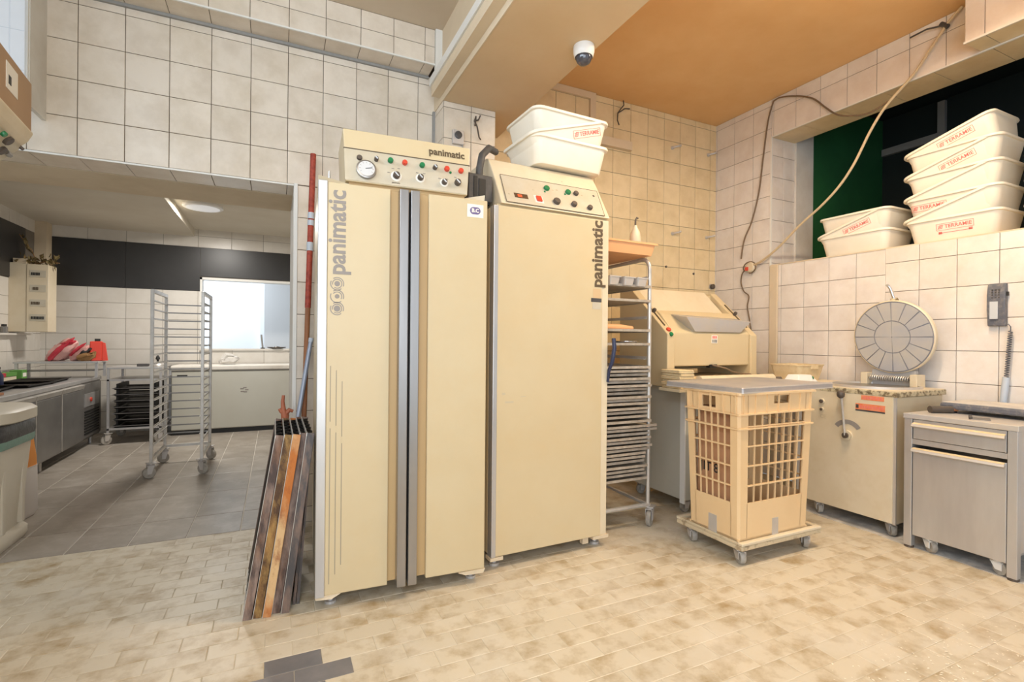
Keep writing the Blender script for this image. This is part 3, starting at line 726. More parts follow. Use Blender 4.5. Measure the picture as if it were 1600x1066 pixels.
# =================================================================== LEANING BAGUETTE TRAYS
def wave_tray(label, x, lean, mat_edge, ht=.80, y0=2.44, w=.52, t=.034, rz=0., edge='alu'):
    g = thing('baguette_tray', label, 'baking tray', (x,y0,0), rz, 'corrugated trays leaning on the proofer')
    g.rotation_euler = (0, lean, rz)
    # corrugated sheet: thickness along x, wave along y, height along z
    m = MB(); n = 5*8; A = t*.40; th = .0025; vs = []
    for i in range(n+1):
        yy = .012+(w-.024)*i/n; xx = A*math.cos(2*PI*5*i/n)
        for z in (.012,ht-.006):
            vs.append((xx-th/2,yy,z)); vs.append((xx+th/2,yy,z))
    fs = []
    for i in range(n):
        a = 4*i; fs += [(a,a+4,a+6,a+2),(a+1,a+3,a+7,a+5),(a+2,a+6,a+7,a+3),(a,a+1,a+5,a+4)]
    fs += [(0,2,3,1),(4*n,4*n+1,4*n+3,4*n+2)]
    m.add(vs,fs).build('corrugated_sheet','wave',g,smooth=True)
    MB().box(-t/2,t/2,-.002,.012,.0,ht).build('side_rim',mat_edge,g,.002)
    MB().box(-t/2,t/2,w-.012,w+.002,.0,ht).build('side_rim',mat_edge,g,.002)
    MB().box(-t/2-.0012,-t/2+.0008,-.004,.003,.0,ht).build('edge_lip','alu',g)
    MB().box(-t/2-.001,-t/2+.002,-.003,w,ht-.014,ht).build('end_rim',edge,g)
    MB().box(-t/2,t/2,-.001,w,.0,.010).build('end_rim',edge,g)
    return g
LE = .155
wave_tray('outermost leaning baguette tray with dark brown steel edge', -.102, LE, 'rust1')
wave_tray('leaning baguette tray with mottled brown edge, second from the outside', -.062, LE-.005, 'rust2')
wave_tray('leaning baguette tray with bright orange rusted edge', -.024, LE-.01, 'rust3', y0=2.43)
wave_tray('leaning baguette tray with dark edge right of the orange rusted one', .013, LE-.018, 'rust1', y0=2.45)
wave_tray('leaning baguette tray with grey edge nearest the proofer', .050, LE-.03, 'rust4', y0=2.435)
for i,(x,l) in enumerate(((.088,'thin dark sheet pan leaning behind the grey-edged baguette tray'),(.104,'thin dark sheet pan leaning closest to the proofer side'))):
    g = thing('sheet_pan', l, 'baking tray', (x,2.50,0), 0, 'sheet pans leaning on the proofer'); g.rotation_euler = (0,.085-.02*i,0)
    MB().box(-.0015,.0015,.0,.42,.0,.66).build('sheet','wave',g)
    MB().box(-.006,.006,-.003,.003,.0,.66).build('front_rim','rust4',g)
# poles
po = thing('peel_pole', 'long wooden pole with red painted upper half leaning by the doorway', 'pole', (.150,3.40,0))
def pp(z): return (.0+.066*z/2.42, .12*z/2.42, z)
MB().tube([pp(0),pp(1.42)],.016,10).build('wooden_shaft','wood',po,smooth=True)
MB().tube([pp(1.42),pp(2.43)],.0185,10).build('red_shaft','redwood',po,smooth=True)
for a,b in ((1.79,1.845),(1.955,1.99),(2.0,2.04)): MB().tube([pp(a),pp(b)],.021,10).build('tape_band','tape',po,smooth=True)
tb = thing('steel_pole', 'short blue-grey metal tube leaning against the wall by the doorway', 'pole', (.02,3.30,0))
MB().tube([(0,0,0),(.186,.15,1.20)],.014,10).build('tube','bluetube',tb,smooth=True)
MB().tube([(.186,.15,1.20),(.190,.153,1.225)],.016,10).build('end_cap','tape',tb,smooth=True)
tt = thing('hand_broom', 'terracotta coloured forked tool handle above the leaning trays', 'tool', (.03,3.42,0))
MB().cyl((.03,.0,.0),(.03,.0,.72),.012,8).build('shaft','wood',tt)
MB().tube([(.03,0,.69),(.03,0,.74),(.02,0,.78),(.016,0,.83),(.020,0,.868)],[.018,.024,.015,.011,.009],10).build('grip','terra',tt,smooth=True)
MB().tube([(.03,0,.75),(.055,0,.775),(.075,0,.765)],[.018,.014,.010],8).build('fork','terra',tt,smooth=True)
MB().tube([(.03,0,.75),(.005,0,.77),(-.004,0,.785)],[.016,.011,.008],8).build('fork','terra',tt,smooth=True)

# =================================================================== TRAY RACK
rk = thing('tray_rack', 'tubular steel tray rack loaded with flour-dusted trays beside the proofer', 'rack', (1.83,2.615,0))
RW, RD, RZ = .43, .60, 1.775
for x in (.0125, RW-.0125):
    path = [(x,0,.13),(x,0,RZ-.07)]+[(x,.07-.07*math.cos(a),RZ-.07+.07*math.sin(a)) for a in [PI/2*k/5 for k in range(1,6)]]+\
           [(x,RD-.07+.07*math.sin(a),RZ-.07+.07*math.cos(a)) for a in [PI/2*k/5 for k in range(0,6)]]+[(x,RD,.13)]
    MB().tube(path,.0135,10).build('side_frame','alu',rk,smooth=True)
for y in (0,RD): MB().tube([(.0,y,.14),(RW,y,.14)],.014,8).build('bottom_bar','alu',rk,smooth=True)
MB().tube([(.0,RD,RZ-.2),(RW,RD,RZ-.2)],.012,8).build('rear_bar','alu',rk,smooth=True)
for x in (.0125,RW-.0125): MB().tube([(x,0,.14),(x,RD,.14)],.013,8).build('bottom_bar','alu',rk,smooth=True)
levels = [.46,.56,.66,.76,.86,.95,1.03,1.115,1.205,1.295,1.385,1.49,1.585,1.65]
for z in levels:
    for s in (0,1):
        x = .02 if s == 0 else RW-.02
        MB().box(x-.004 if s==0 else x-.018, x+.018 if s==0 else x+.004, .02, RD-.02, z-.012, z-.009).box(x-.005 if s==0 else x+.002, x-.002 if s==0 else x+.005,.02,RD-.02,z-.012,z+.008).build('slide','alu',rk)
for x in (.0125,RW-.0125):
    for y in (0,RD): caster(rk, x+(.02 if x>.2 else 0), y, .13, .052, .6)
def tray_proto():
    m = MB(); w, d, h = .395, .575, .016
    m.box(0,w,0,d,0,.0015)
    m.box(0,w,-.002,.0015,0,h).box(0,w,d-.0015,d,0,h).box(-.002,.0015,0,d,0,h).box(w-.0015,w+.002,0,d,0,h)
    me = m.mesh('wire_tray'); me.materials.append(M['wire']); return me
TR = tray_proto()
def zt(y): return 1.043-(y-577)*.00416
ys = [576,582,588,594,599,605,611,617,623,628,633,641,647,654,660,668,674,681,687,693,699,705,711,717,724,730,737,744,751]
ORD = ['lowest','second','third','fourth','fifth','sixth','seventh','eighth','ninth','tenth','eleventh','twelfth','thirteenth','fourteenth','fifteenth','sixteenth','seventeenth','eighteenth','nineteenth','twentieth',
       'twenty-first','twenty-second','twenty-third','twenty-fourth','twenty-fifth','twenty-sixth','twenty-seventh','twenty-eighth','twenty-ninth']
for i,y in enumerate(sorted(ys, reverse=True)):
    o = bpy.data.objects.new('wire_tray', TR); COL.objects.link(o)
    sh = 0.05 if y in (668,674) else random.uniform(-.012,.012)
    if y > 708: sh -= .03
    o.location = (1.847+sh+random.uniform(-.006,.006), 2.60+random.uniform(-.02,.02)-(.02 if y in (668,660) else 0), zt(y))
    o.rotation_euler = (0,0,random.uniform(-.02,.02))
    nm = ORD[i]+' from the bottom' if i else 'lowest of all'
    tag(o, 'wire mesh tray in the loaded rack, '+nm+' of the pile', 'tray', 'wire trays piled in the rack')
for i,(z,l) in enumerate(((1.205,'bare metal tray with a shiny bowl in the loaded rack'),(1.295,'pale tray with a rolled orange cloth in the loaded rack'),(1.49,'dark double tray below the tins in the loaded rack'),(1.585,'metal tray carrying grey loaf tins near the rack top'))):
    o = bpy.data.objects.new('sheet_tray', TR); COL.objects.link(o); o.location = (1.848,2.60,z-.008); o.rotation_euler = (0,0,.0)
    tag(o, l, 'tray')
for i,x in enumerate((1.87,1.985,2.09)):
    g = thing('loaf_tin', ['grey loaf tin left of the other tins on the upper rack tray','grey loaf tin between the two others on the upper rack tray','grey loaf tin nearest the rack post on the upper tray'][i], 'tin', (x+.05,2.68,1.582), .15, 'loaf tins on the upper rack tray')
    m = MB(); loft(m,[rrect(.075,.20,.01,0,2),rrect(.095,.22,.012,.055,2),rrect(.091,.216,.011,.055,2),rrect(.071,.196,.009,.004,2)]).build('tin_body','steel_dusty',g)
    MB().box(-.05,.05,-.112,-.108,.048,.056).build('rim_lip','steel_dusty',g)
g = thing('rolled_cloth', 'rolled orange brown cloth lying on a rack tray', 'cloth', (1.90,2.68,1.291))
MB().tube([(0,0,.022),(.08,.01,.024),(.17,.0,.022),(.27,.02,.02)],[.018,.024,.022,.016],10).build('roll','beigep',g,smooth=True)
MB().tube([(.02,.03,.02),(.15,.045,.022),(.30,.05,.017)],[.014,.018,.012],8).build('fold','cardboard',g,smooth=True)
g = thing('metal_bowl', 'small shiny shallow metal bowl on a rack tray', 'bowl', (2.12,2.70,1.2025))
MB().lathe([(.03,0),(.06,.006),(.075,.02),(.073,.021),(.055,.009),(.02,.004)],20).build('bowl','chrome',g,smooth=True)
MB().lathe([(.073,.0195),(.079,.020),(.079,.022),(.073,.0225)],20,(0,0,0),'z',True).build('rim','chrome',g,smooth=True)
g = thing('plastic_tray', 'salmon orange plastic tray on top of the loaded rack', 'tray', (2.045,2.87,1.79), .03)
m = MB(); loft(m,[rrect(.40,.56,.02,0),rrect(.44,.60,.025,.075),rrect(.43,.59,.022,.075),rrect(.39,.55,.018,.006)]).build('tray_shell','beigep',g)
MB().box(-.225,.225,-.305,-.298,.066,.078).build('rim','beigep',g)
g = thing('spray_bottle', 'pale plastic bottle standing in the salmon tray on the rack', 'bottle', (2.21,2.72,1.797))
MB().lathe([(.034,0),(.038,.01),(.038,.13),(.030,.17),(.014,.20),(.012,.215)],18).build('bottle_body','cream_pale',g,smooth=True)
MB().tube([(0,0,.215),(0,0,.25),(.012,0,.27),(.022,0,.265)],.006,8).build('hook_cap','knob',g,smooth=True)
MB().lathe([(.0384,.04),(.0388,.045),(.0388,.10),(.0384,.105)],18).build('label_band','fascia',g,smooth=True)

# =================================================================== DOUGH MOULDER
mo = thing('dough_moulder', 'cream dough moulding machine with sloping cheeks behind the crate trolley', 'machine', (2.53,2.60,0))
base = MB().box(.085,.86,.06,.66,.10,.90).build('base_cabinet','freezer',mo,.006)
MB().box(.078,.088,.055,.10,.08,.92).build('base_edge','white',base)
for x in (.16,.80):
    for y in (.12,.60): caster(mo, x, y, .10, .038)
ck = [(.15,.90),(.15,1.28),(.56,1.64),(.70,1.64),(.70,.90)]
c1 = MB().prism(ck,.0,.07,'x').build('cheek','cream',mo,.006)
c2 = MB().prism(ck,.85,.92,'x').build('cheek','cream',mo,.006)
sl = Vector((0,.41,.36)).normalized(); ns = Vector((0,-.36,.41)).normalized()
for cx,cc in ((.035,c1),(.885,c2)):
    p0 = Vector((cx,.22,1.3415)); q0 = Vector((cx,.44,1.535))
    MB().tube([p0+ns*.002,q0+ns*.002],.006,8).build('slot','ink_brown',cc)
    knob(cc, p0+sl*.16, ns, .014, .03, 'knob','clamp_knob')
knob(c1, Vector((.035,.155,1.285))+sl*.035, ns, .018, .014, 'red','stop_button')
knob(c1, Vector((.035,.155,1.285))-Vector((0,.0,.01))+sl*.0, Vector((0,-.8,.6)), .016, .014, 'greenp','start_button')
fp = [(.17,1.045),(.165,1.29),(.30,1.43),(.34,1.46),(.42,1.46),(.42,1.045)]
fr = MB().prism(fp,.07,.85,'x').build('front_cover','cream',mo,.008)
MB().hexa([(.07,.40,1.44),(.85,.40,1.44),(.85,.44,1.44),(.07,.44,1.44)],[(.07,.56,1.645),(.78,.56,1.645),(.78,.60,1.645),(.07,.60,1.645)]).build('upper_cover','cream_pale',mo,.004)
MB().box(.07,.85,.56,.70,1.0,1.62).build('rear_cover','cream',mo)
# feed scoop
m = MB(); lo_ = [(.27,.155,1.30),(.74,.155,1.30),(.74,.25,1.30),(.27,.25,1.30)]; hi_ = [(.165,.135,1.405),(.83,.135,1.385),(.83,.30,1.415),(.165,.30,1.43)]
m.hexa(lo_,hi_).build('feed_scoop','steel_dusty',mo)
MB().hexa([(.18,.142,1.398),(.815,.142,1.380),(.815,.30,1.412),(.18,.30,1.425)],[(.18,.142,1.402),(.815,.142,1.386),(.815,.30,1.4165),(.18,.30,1.431)]).build('scoop_mouth','groove',mo)
MB().box(.445,.505,.1635,.168,1.215,1.275).build('badge','paper',fr)
for k in range(3): MB().box(.452+k*.0165,.464+k*.0165,.1622,.1636,1.250,1.270).build('badge_mark','ink_red',fr)
m = MB()
for k in range(4): m.box(.453+k*.013,.459+k*.013,.1622,.1636,1.220,1.243)
tag(m.build('badge_bars','ink_black',fr), kind='stuff')
MB().box(.07,.85,-.02,.56,.925,.965).build('conveyor_belt','cloth',mo,.01)
MB().cyl((.12,-.03,.955),(.86,-.03,.955),.034,18).build('front_roller','cream_pale',mo,smooth=True)
MB().cyl((.88,-.03,.945),(.95,-.03,.945),.022,12).build('roller_end','knob',mo,smooth=True)
MB().box(.02,.12,-.04,.10,.925,.945).build('belt_bracket','steel_dusty',mo)
MB().box(.07,.85,.02,.52,.895,.925).build('belt_bed','cream',mo)
MB().tube([(.45,.16,1.05),(.52,.10,1.03),(.60,.10,1.0),(.72,.12,.985),(.84,.14,.975)],.006,8).build('cord','cable',mo,smooth=True)
MB().box(.43,.50,.16,.20,1.03,1.055).build('cord_socket','black',mo)
# stack of folded couche cloths on the left of the belt
for i in range(6):
    g = thing('folded_linen', 'folded cream linen cloth, '+['bottom','second from the bottom','third from the bottom','third from the top','second from the top','top'][i]+' of the pile by the moulder', 'cloth', (2.53,2.66,.902+i*.0215), random.uniform(-.03,.03), 'folded linen beside the moulder')
    a = .012*(i%2)
    MB().box(-.055-a,.07,-.10,.08,0,.0105).build('lower_fold','cloth',g,.004)
    MB().box(-.055-a,.068,-.098,.078,.0108,.0205).build('upper_fold','cloth',g,.004)
MB().box(-.075,.085,-.05,.15,.882,.9015).build('side_shelf','cream_pale',mo)
# flexible hoses right of the moulder
ho = thing('hose_bundle', 'bundle of pale flexible hoses hanging right of the moulder', 'hose', (3.47,3.05,1.02))
for k in range(5):
    x0 = .03+.03*k
    MB().tube([(-.01,.12,.10+.012*k),(x0*.6,.06,.13-.01*k),(x0+.05,.0,.08-.012*k),(x0+.12,-.05,-.02-.01*k),(x0+.14,-.08,-.10)],.009,8).build('hose','cable_pale',ho,smooth=True)
MB().box(-.02,.02,.09,.14,-.12,.14).build('bracket','cream_pale',ho)

# =================================================================== CRATE TROLLEY
ct = thing('crate_dolly', 'dusty flat dolly with four white casters under the lattice crate', 'dolly', (2.63,2.155,0))
MB().box(-.335,.335,-.245,.245,.085,.112).build('deck','dolly',ct,.006)
m = MB().box(-.335,.335,-.247,-.215,.112,.128).build('deck_rail','cream_pale',ct,.004)
MB().box(-.335,.335,.215,.247,.112,.128).build('deck_rail','cream_pale',ct,.004)
MB().box(-.337,-.305,-.215,.215,.112,.128).build('deck_rail','dolly',ct,.004)
MB().box(.305,.337,-.215,.215,.112,.128).build('deck_rail','dolly',ct,.004)
for x in (-.29,.26):
    for y in (-.19,.16): caster(ct, x, y, .085, .036, 1.2 if x<0 else .9)
cr = thing('lattice_crate', 'tall cream plastic lattice crate on a dolly, lidded with a metal tray', 'crate', (2.585,2.115,.129))
CW, CD, CH = .285, .178, .815
def taper(mb):
    mb.v = [(x*(1+.095*z/CH), y*(1+.11*z/CH), z) for x,y,z in mb.v]; return mb
taper(MB().box(-CW,CW,-CD,CD,0,.012)).build('crate_floor','crate',cr)
for sx in (-1,1):
    for sy in (-1,1):
        x0, x1 = sorted((sx*CW, sx*(CW-.065))); y0, y1 = sorted((sy*CD, sy*(CD-.055)))
        taper(MB().prism([(sx*CW,sy*(CD-.055)),(sx*CW,sy*(CD-.012)),(sx*(CW-.012),sy*CD),(sx*(CW-.065),sy*CD),(sx*(CW-.065),sy*(CD-.008)),(sx*(CW-.008),sy*(CD-.008)),(sx*(CW-.008),sy*(CD-.055))],0,CH,'z')).build('corner_post','crate',cr)
ZW0, ZW1 = .205, .70
for sy in (-1,1):       # long sides
    ya, yb = sorted((sy*CD, sy*(CD-.008)))
    taper(MB().box(-CW+.06,CW-.06,ya,yb,0,ZW0)).build('lower_panel','crate',cr)
    if sy < 0:
        taper(MB().box(-CW+.06,-.03,ya,yb,ZW1,CH).box(.09,CW-.06,ya,yb,ZW1,CH).box(-.03,.09,ya,yb,ZW1,ZW1+.05).box(-.03,.09,ya,yb,CH-.02,CH)).build('upper_panel','crate',cr)
    else: taper(MB().box(-CW+.06,CW-.06,ya,yb,ZW1,CH)).build('upper_panel','crate',cr)
    for k in range(1,8):
        x = -CW+.06+(2*CW-.12)*k/8
        taper(MB().box(x-.0025,x+.0025,ya,yb,ZW0,ZW1)).build('lattice_bar','crate',cr)
    for z in (.30,.41,.52,.63):
        taper(MB().box(-CW+.06,CW-.06,ya-.002,yb+.002,z-.0035,z+.0035)).build('lattice_rail','crate',cr)
for sx in (-1,1):       # short sides
    xa, xb = sorted((sx*CW, sx*(CW-.008)))
    taper(MB().box(xa,xb,-CD+.05,CD-.05,0,ZW0)).build('lower_panel','crate',cr)
    taper(MB().box(xa,xb,-CD+.05,-.03,ZW1,CH).box(xa,xb,.06,CD-.05,ZW1,CH).box(xa,xb,-.03,.06,ZW1,ZW1+.02).box(xa,xb,-.03,.06,CH-.03,CH)).build('upper_panel','crate',cr)
    for k in range(1,6):
        y = -CD+.05+(2*CD-.10)*k/6
        taper(MB().box(xa,xb,y-.003,y+.003,ZW0,ZW1)).build('lattice_bar','crate',cr)
    for z in (.30,.41,.52,.62):
        taper(MB().box(xa-.002,xb+.002,-CD+.05,CD-.05,z-.004,z+.004)).build('lattice_rail','crate',cr)
def band(z, e, h):
    m = MB(); loft(m, [[(p[0]*(1+.095*z/CH), p[1]*(1+.11*z/CH), zz) for p in rrect(2*CW+2*ee,2*CD+2*ee,.014,0,3)] for zz,ee in ((z,-.004),(z,e),(z+h,e),(z+h,-.004))], False, False)
    return m
for z,e,h in ((.615,.009,.008),(.695,.010,.008),(CH-.010,.012,.012)): band(z,e,h).build('rib','crate',cr)
for k in range(7):
    x = -CW+.03+(2*CW-.06)*k/6
    taper(MB().box(x-.003,x+.003,-CD-.008,-CD+.001,.70,CH-.01)).build('upright_rib','crate',cr)
for k in range(5):
    y = -CD+.02+(2*CD-.04)*k/4
    taper(MB().box(-CW-.008,-CW+.001,y-.003,y+.003,.70,CH-.01)).build('upright_rib','crate',cr)
for (a,b,c_,d_) in ((-CW-.004,-CW+.002,-.03,.03),):
    MB().box(a,b,c_,d_,.0,.10).build('clip_plate','steel_dusty',cr)
MB().box(-.02,.03,-CD-.004,-CD+.002,.0,.095).build('clip_plate','steel_dusty',cr)
cbx = thing('cardboard_box', 'brown cardboard inside the lattice crate with black marker writing', 'cardboard', (2.36,2.115,.1425))
MB().box(-.04,.04,-.140,.140,.0,.70).build('panel','cardboard',cbx)
MB().box(-.042,-.039,-.135,.135,.02,.08).build('printed_band','orange',cbx)
text('JIT.8', .075, (-.0415,.115,.345), nY, Z, 'ink_black', cbx, 'marker_writing', bold=.001)
ld = thing('steel_tray', 'large dusty grey metal tray laid over the lattice crate', 'tray', (2.69,2.20,.9465), .06)
m = MB(); LX, LY = .43, .275
loft(m,[rrect(2*LX,2*LY,.012,0,3),rrect(2*LX,2*LY,.012,.026,3),rrect(2*LX-.012,2*LY-.012,.010,.031,3)],False,True)
m.build('tray_sheet','lid',ld,smooth=False)
m = MB(); loft(m,[rrect(2*LX+.006,2*LY+.006,.013,-.002,3),rrect(2*LX+.006,2*LY+.006,.013,.004,3),rrect(2*LX-.004,2*LY-.004,.012,.004,3),rrect(2*LX-.004,2*LY-.004,.012,-.002,3)],False,False)
m.build('rolled_edge','steel_dusty',ld)
# low stand with a plastic tub and a white box beyond the tray
st = thing('work_stand', 'small stand behind the crate holding a beige container', 'stand', (3.78,2.64,0))
MB().box(-.28,.30,-.23,.24,.90,.925).build('top','cream_pale',st)
for x in (-.26,.26):
    for y in (-.21,.19): MB().box(x,x+.025,y,y+.025,0,.90).build('leg','steel_dusty',st)
g = thing('plastic_container', 'beige translucent plastic container by the tiled wall', 'container', (3.86,2.70,.926))
m = MB(); loft(m,[rrect(.26,.22,.03,0),rrect(.31,.27,.035,.115),rrect(.32,.28,.035,.117),rrect(.32,.28,.035,.125),rrect(.30,.26,.03,.125),rrect(.25,.21,.026,.006)]).build('container_body','cloth',g,smooth=True)
MB().box(-.02,.06,-.140,-.132,.09,.117).build('grip','cloth',g)
g = thing('scraper_box', 'white plastic box with a small green spot at the tray edge', 'box', (3.20,2.28,.0))
g.location = (3.64,2.52,.926)
MB().hexa([(-.10,-.06,0),(.13,-.06,0),(.13,.07,0),(-.10,.07,0)],[(-.07,-.04,.055),(.07,-.04,.055),(.07,.05,.055),(-.07,.05,.055)]).build('box_body','white',g,.004)
MB().cyl((.078,-.048,.032),(.082,-.052,.034),.012,12).build('green_spot','greenp',g)

# =================================================================== DOUGH DIVIDER
dv = thing('dough_divider', 'cream hydraulic dough divider with its round grey lid raised', 'machine', (3.52,1.80,0))
DW, DD = .575, .545   # along Y, along X
MB().box(.0,DD,.0,DW,.085,.885).build('body','cream_pale',dv,.006)
MB().box(-.012,.0,.012,DW-.006,.09,.888).build('front_panel','cream_pale',dv,.003)
MB().box(-.004,.006,-.004,.012,.085,.89).build('front_edge','steel_dusty',dv)
MB().box(-.014,DD+.02,-.012,DW+.012,.885,.918).build('top_rim','scuff',dv,.004)
MB().box(-.010,DD+.016,-.008,DW+.008,.917,.9225).build('top_plate','cream_pale',dv)
BC = Vector((.285,.285,0))
m = MB(); n = 32
m.lathe([(.268,.921),(.268,.938),(.252,.938),(.250,.921)],n,(BC.x,BC.y,0),'z',True); m.build('basin_ring','steel_dusty',dv,smooth=True)
MB().lathe([(.0005,.9245),(.235,.9245),(.236,.928),(.0005,.926)],n,(BC.x,BC.y,0)).build('basin','steel_dark',dv,smooth=True)
# raised lid: disc with 16 outer segments and a hub
LZ, LR = 1.272, .258
Tl = Matrix.Translation((.475,.268,LZ)) @ Matrix.Rotation(-.08,4,'Y')
lid = bpy.data.objects.new('lid', None)
m = MB(); m.T = Tl; m.lathe([(.0,.022),(LR-.01,.022),(LR,.014),(LR,-.004),(LR-.006,-.008),(.0,-.008)][::-1],40,(0,0,0),'x'); lid = m.build('lid','groove',dv,smooth=True)
def wedge(r0,r1,a0,a1,h0,h1,n=4):
    vs = []
    for h in (h0,h1):
        for i in range(n+1):
            a = a0+(a1-a0)*i/n; vs.append((h,r1*math.cos(a),r1*math.sin(a)))
        for i in range(n,-1,-1):
            a = a0+(a1-a0)*i/n; vs.append((h,r0*math.cos(a),r0*math.sin(a)))
    k = 2*(n+1); return vs, [tuple(range(k)),tuple(range(k,2*k))[::-1]]+[(i,k+i,k+(i+1)%k,(i+1)%k) for i in range(k)]
for k in range(16):
    a0 = 2*PI*k/16+.018; a1 = 2*PI*(k+1)/16-.018
    m = MB(); m.T = Tl; m.add(*wedge(.118,LR-.012,a0,a1,-.013,-.007)); m.build('lid_segment','grey_disc',lid)
for k in range(4):
    m = MB(); m.T = Tl; m.add(*wedge(.004,.112,PI/2*k+.02,PI/2*(k+1)-.02,-.013,-.007,6)); m.build('lid_hub_segment','grey_disc',lid)
m = MB(); m.T = Tl; m.lathe([(LR-.004,-.012),(LR+.004,-.006),(LR+.004,.02),(LR-.004,.026)],40,(0,0,0),'x',True); m.build('lid_band','cream_pale',lid,smooth=True)
MB().tube([(.49,.268,LZ+LR),(.485,.268,LZ+LR+.02)],[.028,.022],12).build('handle_boss','scuff',dv,smooth=True)
MB().tube([(.485,.268,LZ+LR+.015),(.475,.275,LZ+LR+.05),(.47,.285,LZ+LR+.09),(.455,.296,LZ+LR+.115),(.44,.290,LZ+LR+.11)],.0095,10).build('lid_handle','chrome',dv,smooth=True)
# hinge and spring
for y in (.10,.42): MB().box(.44,.545,y,y+.045,.92,1.01).build('hinge_post','cream_pale',dv,.004)
MB().box(.50,.545,.14,.42,.92,1.035).build('hinge_plate','grey_disc',dv,.004)
m = MB(); m.tube([(.465+.017*math.cos(2*PI*18*i/216), .155+.255*i/216, .975+.017*math.sin(2*PI*18*i/216)) for i in range(217)],.0045,6); m.build('spring','alu',dv,smooth=True)
MB().cyl((.465,.12,.975),(.465,.44,.975),.006,8).build('spring_rod','steel_dark',dv)
# lever, buttons, sticker
MB().lathe([(.034,-.03),(.030,-.014),(.034,-.012)][::-1],18,(0,.286,.602),'x').build('lever_boss','cream_pale',dv,smooth=True)
MB().cyl((-.046,.286,.602),(-.028,.286,.602),.019,14).build('lever_hub','knob',dv,smooth=True)
MB().tube([(-.040,.286,.602),(-.048,.306,.86)],.0075,8).build('lever_rod','alu',dv,smooth=True)
MB().lathe([(.010,.85),(.022,.862),(.025,.878),(.022,.893),(.010,.902)],14,(-.049,.310,0)).build('lever_knob','knob',dv,smooth=True)
m = MB()
for i in range(10):
    a = .62+1.9*i/10; b2 = .62+1.9*(i+1)/10
    m.add([(-.0135,.286+r_*math.cos(t_),.602+r_*math.sin(t_)) for t_ in (a,b2) for r_ in (.075,.105)],[(0,1,3,2)])
m.build('lever_scale','ink_grey',dv)
knob(dv,(-.012,.462,.812),nX,.020,.008,'cream_pale','button_ring'); knob(dv,(-.016,.462,.812),nX,.014,.012,'knob','button')
knob(dv,(-.012,.462,.755),nX,.015,.008,'cream_pale','button_ring'); knob(dv,(-.016,.462,.755),nX,.010,.010,'knob','button')
text('CE', .036, (-.0128,.475,.705), nY, Z, 'ink_pale', dv, 'marking')
MB().box(-.0135,-.012,.062,.20,.852,.882).build('sticker','orange',dv)
MB().box(-.0135,-.012,.056,.235,.782,.826).build('sticker','orange',dv)
MB().box(-.0138,-.012,.056,.235,.776,.786).build('sticker_line','dark',dv)
for k in range(7): MB().box(-.0142,-.0132,.075+k*.017,.084+k*.017,.860,.874).build('worn_print','ink_red',dv)
for k in range(9): MB().box(-.0142,-.0132,.068+k*.016,.077+k*.016,.797,.815).build('worn_print','ink_red',dv)
MB().box(-.0145,-.0132,.215,.232,.795,.818).build('sticker_symbol','dark',dv)
for x in (.05,.48):
    for y in (.05,.52): caster(dv, x, y, .086, .036, .9)

# =================================================================== STEEL TABLE
tbq = thing('steel_table', 'dusty stainless steel work table with one drawer and square legs', 'table', (3.45,1.205,0))
TW, TD, TZ = .515, .66, .805
MB().box(-.004,TD,-.004,TW+.004,TZ-.03,TZ).build('table_top','steel_dusty',tbq,.003)
for x in (0,TD-.045):
    for y in (0,TW-.042):
        l_ = MB().box(x,x+.042,y,y+.042,.012,TZ-.03).build('leg','steel',tbq,.003)
        MB().cyl((x+.021,y+.021,0),(x+.021,y+.021,.013),.024,12).build('leg_foot','knob',l_)
MB().box(.004,.03,.042,TW-.042,.625,.655).build('cross_rail','steel',tbq)
MB().box(.02,TD-.05,.004,.010,.14,TZ-.03).build('side_panel','steel_dusty',tbq)
MB().box(.02,TD-.05,TW-.010,TW-.004,.14,TZ-.03).build('side_panel','steel_dusty',tbq)
dr = MB().box(.002,.02,.046,TW-.046,.658,.772).build('drawer','steel',tbq,.002)
def grip(parent,z,x0):
    MB().prism([(x0,z),(x0-.016,z-.006),(x0-.022,z-.018),(x0-.016,z-.024),(x0-.012,z-.016),(x0,z-.010)],.048,TW-.044,'y').build('handle','steel_dusty',parent)
    MB().prism([(x0,z+.001),(x0-.016,z-.005),(x0-.015,z-.004),(x0,z+.0025)],.05,TW-.048,'y').build('flour_dust','cloth',parent)
grip(dr,.752,.002)
bn = thing('flour_bin', 'wheeled stainless flour bin pushed under the steel table', 'bin', (3.45,1.205,0))
MB().box(.012,.60,.048,TW-.05,.085,.595).build('bin_body','steel',bn,.004)
fp_ = MB().box(.0,.014,.044,TW-.046,.082,.605).build('bin_front','steel',bn,.003)
grip(fp_,.603,.0)
for x in (.045,.54):
    for y in (.09,.40): caster(bn, x, y, .086, .036, 1.3 if y<.2 else 1.0, mplate='white')
sc = thing('weighing_scale', 'blue-grey weighing scale platform lying on the steel table', 'scale', (3.86,1.39,.805), .0)
MB().box(-.15,.19,-.17,.27,.022,.062).build('platform','phone',sc,.012)
MB().box(-.14,.18,-.16,.26,.0605,.0635).build('flour_film','flour_grey',sc)
for x in (-.10,.14):
    for y in (-.12,.22): MB().cyl((x,y,0),(x,y,.024),.018,10).build('foot','black',sc)
g = thing('dough_brush', 'dark round brush lying on the steel table beside the scale', 'brush', (3.66,1.62,.805), -.5)
MB().cyl((-.075,0,.022),(.05,0,.022),.021,12).build('bristle_roll','knob',g,smooth=True)
MB().cyl((.05,0,.022),(.085,0,.022),.010,10).build('handle','wood',g,smooth=True)
g = thing('bench_knife', 'dusty bench scraper lying flat on the steel table', 'scraper', (3.56,1.40,.806), .4)
MB().box(-.05,.06,-.04,.04,0,.002).build('blade','steel_dark',g)
MB().box(-.05,.06,.034,.05,0,.014).build('grip','dark',g,.004)

